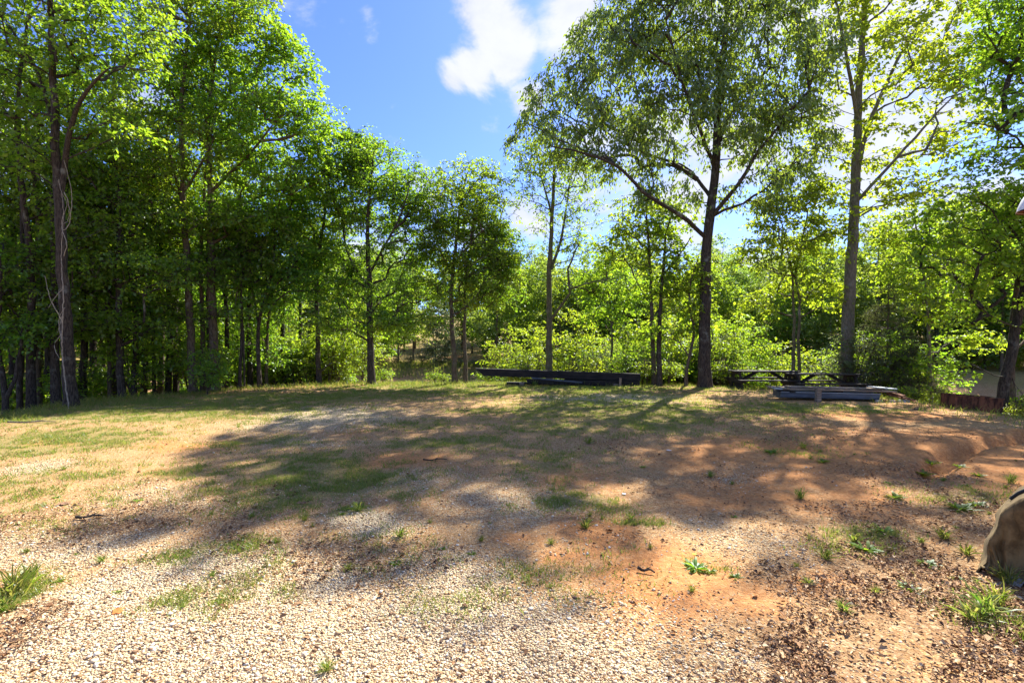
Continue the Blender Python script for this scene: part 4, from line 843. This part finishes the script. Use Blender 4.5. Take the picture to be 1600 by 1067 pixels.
# ------------------------------------------------------------------ rusty trough
D = 12.2; c = (wxy(1516, D), D); g_ = float(H(*c)); r = thing('metal_trough', 'open rusty steel trough at the foot of the leaning tree', 'trough', (c[0], c[1], g_-.02), (0, R(3.5), R(-14)))
rm = M['rusty steel']; Lb, Wb, Hb = 1.0, .55, .38
part('front_panel', MB().box((0,-Wb/2,Hb/2), (Lb, .012, Hb)).build('front_panel', rm), r); part('back_panel', MB().box((0,Wb/2,Hb/2), (Lb, .012, Hb)).build('back_panel', rm), r)
for s_ in (-1, 1): part('end_panel', MB().box((s_*(Lb/2-.008), 0, Hb/2), (.012, Wb-.02, Hb-.004)).build('end_panel', rm), r)
part('floor_panel', MB().box((0,0,.03), (Lb-.03, Wb-.02, .01)).build('floor_panel', rm), r)
part('rim', MB().box((0,-Wb/2-.012,Hb-.012), (Lb+.02, .022, .03)).build('rim', rm), r); part('rim', MB().box((0,Wb/2+.012,Hb-.012), (Lb+.02, .022, .03)).build('rim', rm), r)
for k in (-.35, 0.0, .35): part('rib', MB().box((k*Lb,-Wb/2-.014,Hb/2-.02), (.03, .016, Hb-.06)).build('rib', rm), r)

# ------------------------------------------------------------------ canvas covered object at the right edge
D = 3.74; ox = 3.64
r = thing('covered_object', 'bulky object draped in olive brown canvas cut off by the right edge', 'covered object', (ox, D, float(H(ox+.1, D-.1))-.01), (0, 0, -.77))
nu, nv = 60, 40; V = []
# sheet running up the slanted left side, along the top, hanging on the camera side
prof = [(-.01,.0),(.04,.08),(.12,.24),(.20,.39),(.32,.52),(.45,.585),(.6,.61),(.9,.62),(1.2,.62)]
prof = resample(np.array([(a_*.56, 0, b_*1.08) for a_, b_ in prof]), .02)[:, [0, 2]]
for side in (0,):
    pass
def ridge(u): i = u*(len(prof)-1); k = int(min(i, len(prof)-2)); f_ = i-k; return prof[k]*(1-f_)+prof[k+1]*f_
for j in range(nv+1):
    for i in range(nu+1):
        u = i/nu; x_, zt = ridge(u); s_ = j/nv*2-1    # s from front hem to back hem
        half = .15; hem = .04+.015*math.sin(u*20)
        if zt < .12: hem = min(hem, zt)
        a_ = abs(s_); y_ = math.copysign(half*min(1, a_*2.2), s_); z_ = zt-(zt-hem)*max(0, (a_-.40)/.6)**1.0
        fold = .018*math.sin(u*38+a_*3)*max(0, a_-.35)*1.6+.012*math.sin(u*90)*max(0, a_-.4)
        y_ += math.copysign(fold+.04*max(0, a_-.4), s_) if s_ else 0; nz = float(fbm(u*14, a_*1.6+(3 if s_ > 0 else 0), 1.0, 4, 33))-.5; y_ += math.copysign(nz*.16*min(1, a_*1.6), s_); x_ += nz*.05*min(1, zt*3); z_ += nz*.05*min(1, zt*4)*(a_ < .8)
        V.append((x_+.01*math.sin(z_*25+y_*6), y_, z_))
V = np.array(V); idx = (np.arange(nv)[:, None]*(nu+1)+np.arange(nu)[None]).ravel()
part('cover', mesh_np('cover', V, np.c_[idx, idx+1, idx+nu+2, idx+nu+1], M['canvas'], True), r)
e = V[(nv//2)*(nu+1):(nv//2)*(nu+1)+nu+1]
V_, F_ = tubes([(e[30:]+np.array([0,0,.012]), np.full(len(e)-30, .011))], 8); part('binding', mesh_np('binding', V_, F_, M['black trim'], True), r)
V_, F_ = tubes([(V[:nu+1]*np.array([1,1.02,1]), np.full(nu+1, .007))], 6); part('hem', mesh_np('hem', V_, F_, M['canvas'], True), r)
part('body', MB().box((.45,0,.27), (.4,.26,.5)).build('body', M['black trim'], .02), r)
tag(link('cloth_scrap', mesh_np('cloth_scrap', np.array([(x_*.025+.006*math.sin(y_*3), y_*.02, .02+.02*math.sin(x_*2.1+y_)) for y_ in range(-3, 4) for x_ in range(-3, 4)]), np.array([(a_*7+b_, a_*7+b_+1, a_*7+b_+8, a_*7+b_+7) for a_ in range(6) for b_ in range(6)]), M['concrete'], True), None, (ox-.03, D-.32, float(H(ox, D-.3)))), 'crumpled pale plastic scrap at the corner of the canvas', 'scrap')

# ------------------------------------------------------------------ feeder on a post, right edge
c = (4.425, 4.0); g_ = float(H(*c)); r = thing('bird_feeder', 'flared white and tan bird feeder with a brown cap at the right edge', 'bird feeder', (c[0], c[1], 0))
part('post', MB().lathe([(.028, g_-.1), (.028, 2.80)], 12, (.06, 0, 0)).build('post', M['old dark wood'], smooth=True), r)
part('skirt', MB().lathe([(.155, 2.80), (.150, 2.83), (.128, 2.89), (.108, 2.925), (.10, 2.93), (.02, 2.93)], 28).build('skirt', M['white enamel'], smooth=True), r)
part('rim', MB().lathe([(.157, 2.79), (.158, 2.802), (.150, 2.803), (.02, 2.80)], 28).build('rim', M['rusty steel'], smooth=True), r)
part('body', MB().lathe([(.092, 2.93), (.090, 3.01), (.02, 3.012)], 24).build('body', M['tan wood'], smooth=True), r)
part('cap', MB().lathe([(.02, 3.0), (.112, 3.002), (.108, 3.03), (.08, 3.05), (.01, 3.06)], 24).build('cap', M['old dark wood'], smooth=True), r)

# ------------------------------------------------------------------ little things on the ground
def twig(px, py, Ls, rz, lab, mt='bark_dark', rad=.012):
    x, y = gp(px, py); r = thing('stick', lab, 'stick', (x, y, float(H(x, y))+.015), (0, 0, rz))
    q = np.array([(t__*Ls, .012*math.sin(t__*5), .006*math.sin(t__*9)+.01) for t__ in np.linspace(-.5, .5, 9)]); V_, F_ = tubes([(q, np.linspace(rad, rad*.4, 9))], 6); part('stem', mesh_np('stick', V_, F_, M[mt], True), r)
    q = np.array([(0,0,.012),(.06*Ls,.10*Ls,.02),(.16*Ls,.2*Ls,.025)]); V_, F_ = tubes([(q, np.array([rad*.6, rad*.4, rad*.2]))], 5); part('twig', mesh_np('twig', V_, F_, M[mt], True), r)
twig(680, 719, .34, .1, 'dark broken stick lying on orange clay left of centre'); twig(1010, 893, .12, -.6, 'small dark stick on the shaded clay below centre'); twig(140, 810, .22, .2, 'dark curled bark strip in litter on the left', rad=.015); twig(332, 1035, .16, 1.3, 'pale thin twig in the gravel near the bottom', 'pale vine', .004); twig(1580, 962, .35, -.3, 'thin straw coloured stick at the lower right', 'pale vine', .004)
for px, py, Ls, rz, lab in [(250,640,1.1,.3,'fallen grey branch at the rim between the straight trunk and the trunk cluster'),(440,612,.9,-.4,'fallen branch on the rim grass left of the short dark trunk'),(1060,612,.8,.2,'fallen branch in the leaf litter left of the oak base'),(1130,612,.9,-.3,'fallen branch in the litter right of the oak base'),(1440,640,.8,.5,'fallen branch on the clay left of the rusty trough'),(50,662,.9,.1,'fallen branch in the tall grass at the far left rim')]:
    twig(px, py, Ls, rz, lab, 'bark_grey', .018)
def crumple(px, py, s_, mt, lab, cat, name):
    x, y = gp(px, py); V = np.array([(a_*s_/3, b_*s_/4+.2*s_*math.sin(a_), s_*.22*abs(math.sin(a_*1.3+b_*.9))+.006) for b_ in range(-3, 4) for a_ in range(-3, 4)]); Fq = np.array([(a_*7+b_, a_*7+b_+1, a_*7+b_+8, a_*7+b_+7) for a_ in range(6) for b_ in range(6)])
    tag(link(name, mesh_np(name, V, Fq, M[mt], True), None, (x, y, float(H(x, y))), (0, 0, px)), lab, cat)
crumple(184, 954, .035, 'orange scrap', 'rusty orange scrap of leaf on pale gravel at lower left', 'dead leaf', 'dead_leaf'); crumple(1045, 700, .035, 'white paper', 'small white paper scrap on the clay right of centre', 'paper scrap', 'paper_scrap'); crumple(471, 782, .04, 'dead leaf', 'dark brown curled leaf in green grass left of centre', 'dead leaf', 'dead_leaf')
crumple(975, 769, .025, 'white paper', 'tiny pale scrap in grass at the centre', 'paper scrap', 'paper_scrap'); crumple(100, 790, .05, 'dead leaf', 'large curled brown leaf on the left litter', 'dead leaf', 'dead_leaf'); crumple(1562, 908, .03, 'stone', 'pale round scrap under the canvas hem', 'scrap', 'scrap')

# ------------------------------------------------------------------ far parked car
D = 78; x = wxy(603, D); r = thing('parked_car', 'pale blue car half hidden on the far shore', 'car', (x, D, float(H(x, D))), (0, 0, .3))
part('body', MB().prism([(-2.1,.35),(2.1,.35),(2.15,.8),(1.3,.95),(-2.0,.95),(-2.15,.8)], -.85, .85).build('body', M['car paint'], .05), r)
part('cabin', MB().prism([(-1.6,.952),(.9,.952),(.4,1.45),(-1.2,1.45)], -.75, .75).build('cabin', M['glass dark'], .04), r)
part('roof', MB().box((-.4,0,1.475), (1.55,1.4,.04)).build('roof', M['car paint'], .01), r)
for sx in (-1.35, 1.3):
    for sy in (-.86, .86):
        wv = MB(); n = 16; wv.prism([(.33*math.cos(k*2*math.pi/n), .33*math.sin(k*2*math.pi/n)) for k in range(n)], -.1, .1); part('wheel', wv.build('wheel', M['black trim']), r, (sx, sy, .33))


# neighbours that would still share a label are told apart from left to right
same = {}
for o in C.objects:
    if o.parent is None and o.get('group') and o.get('label') and ' between ' in o['label']: same.setdefault(o['label'], []).append(o)
for lab, lst in same.items():
    if 1 < len(lst) < 7:
        lst.sort(key=lambda o: o.location.x/o.location.y)
        names = {2: 'leftmost,rightmost', 3: 'leftmost,middle,rightmost', 4: 'leftmost,second leftmost,second rightmost,rightmost', 5: 'leftmost,second leftmost,middle,second rightmost,rightmost', 6: 'leftmost,second leftmost,third leftmost,third rightmost,second rightmost,rightmost'}[len(lst)].split(',')
        for o, wd in zip(lst, names): o['label'] = ' '.join((wd+' '+lab).split()[:99]) if len((wd+' '+lab).split()) < 17 else (wd+' '+lab).replace('trunk cluster', 'cluster').replace('straight trunk', 'straight one').replace(' upslope', '').replace(' downslope', '').replace('grey green ', 'grey ').replace('high crowned', 'slender').replace('second ', '2nd ')
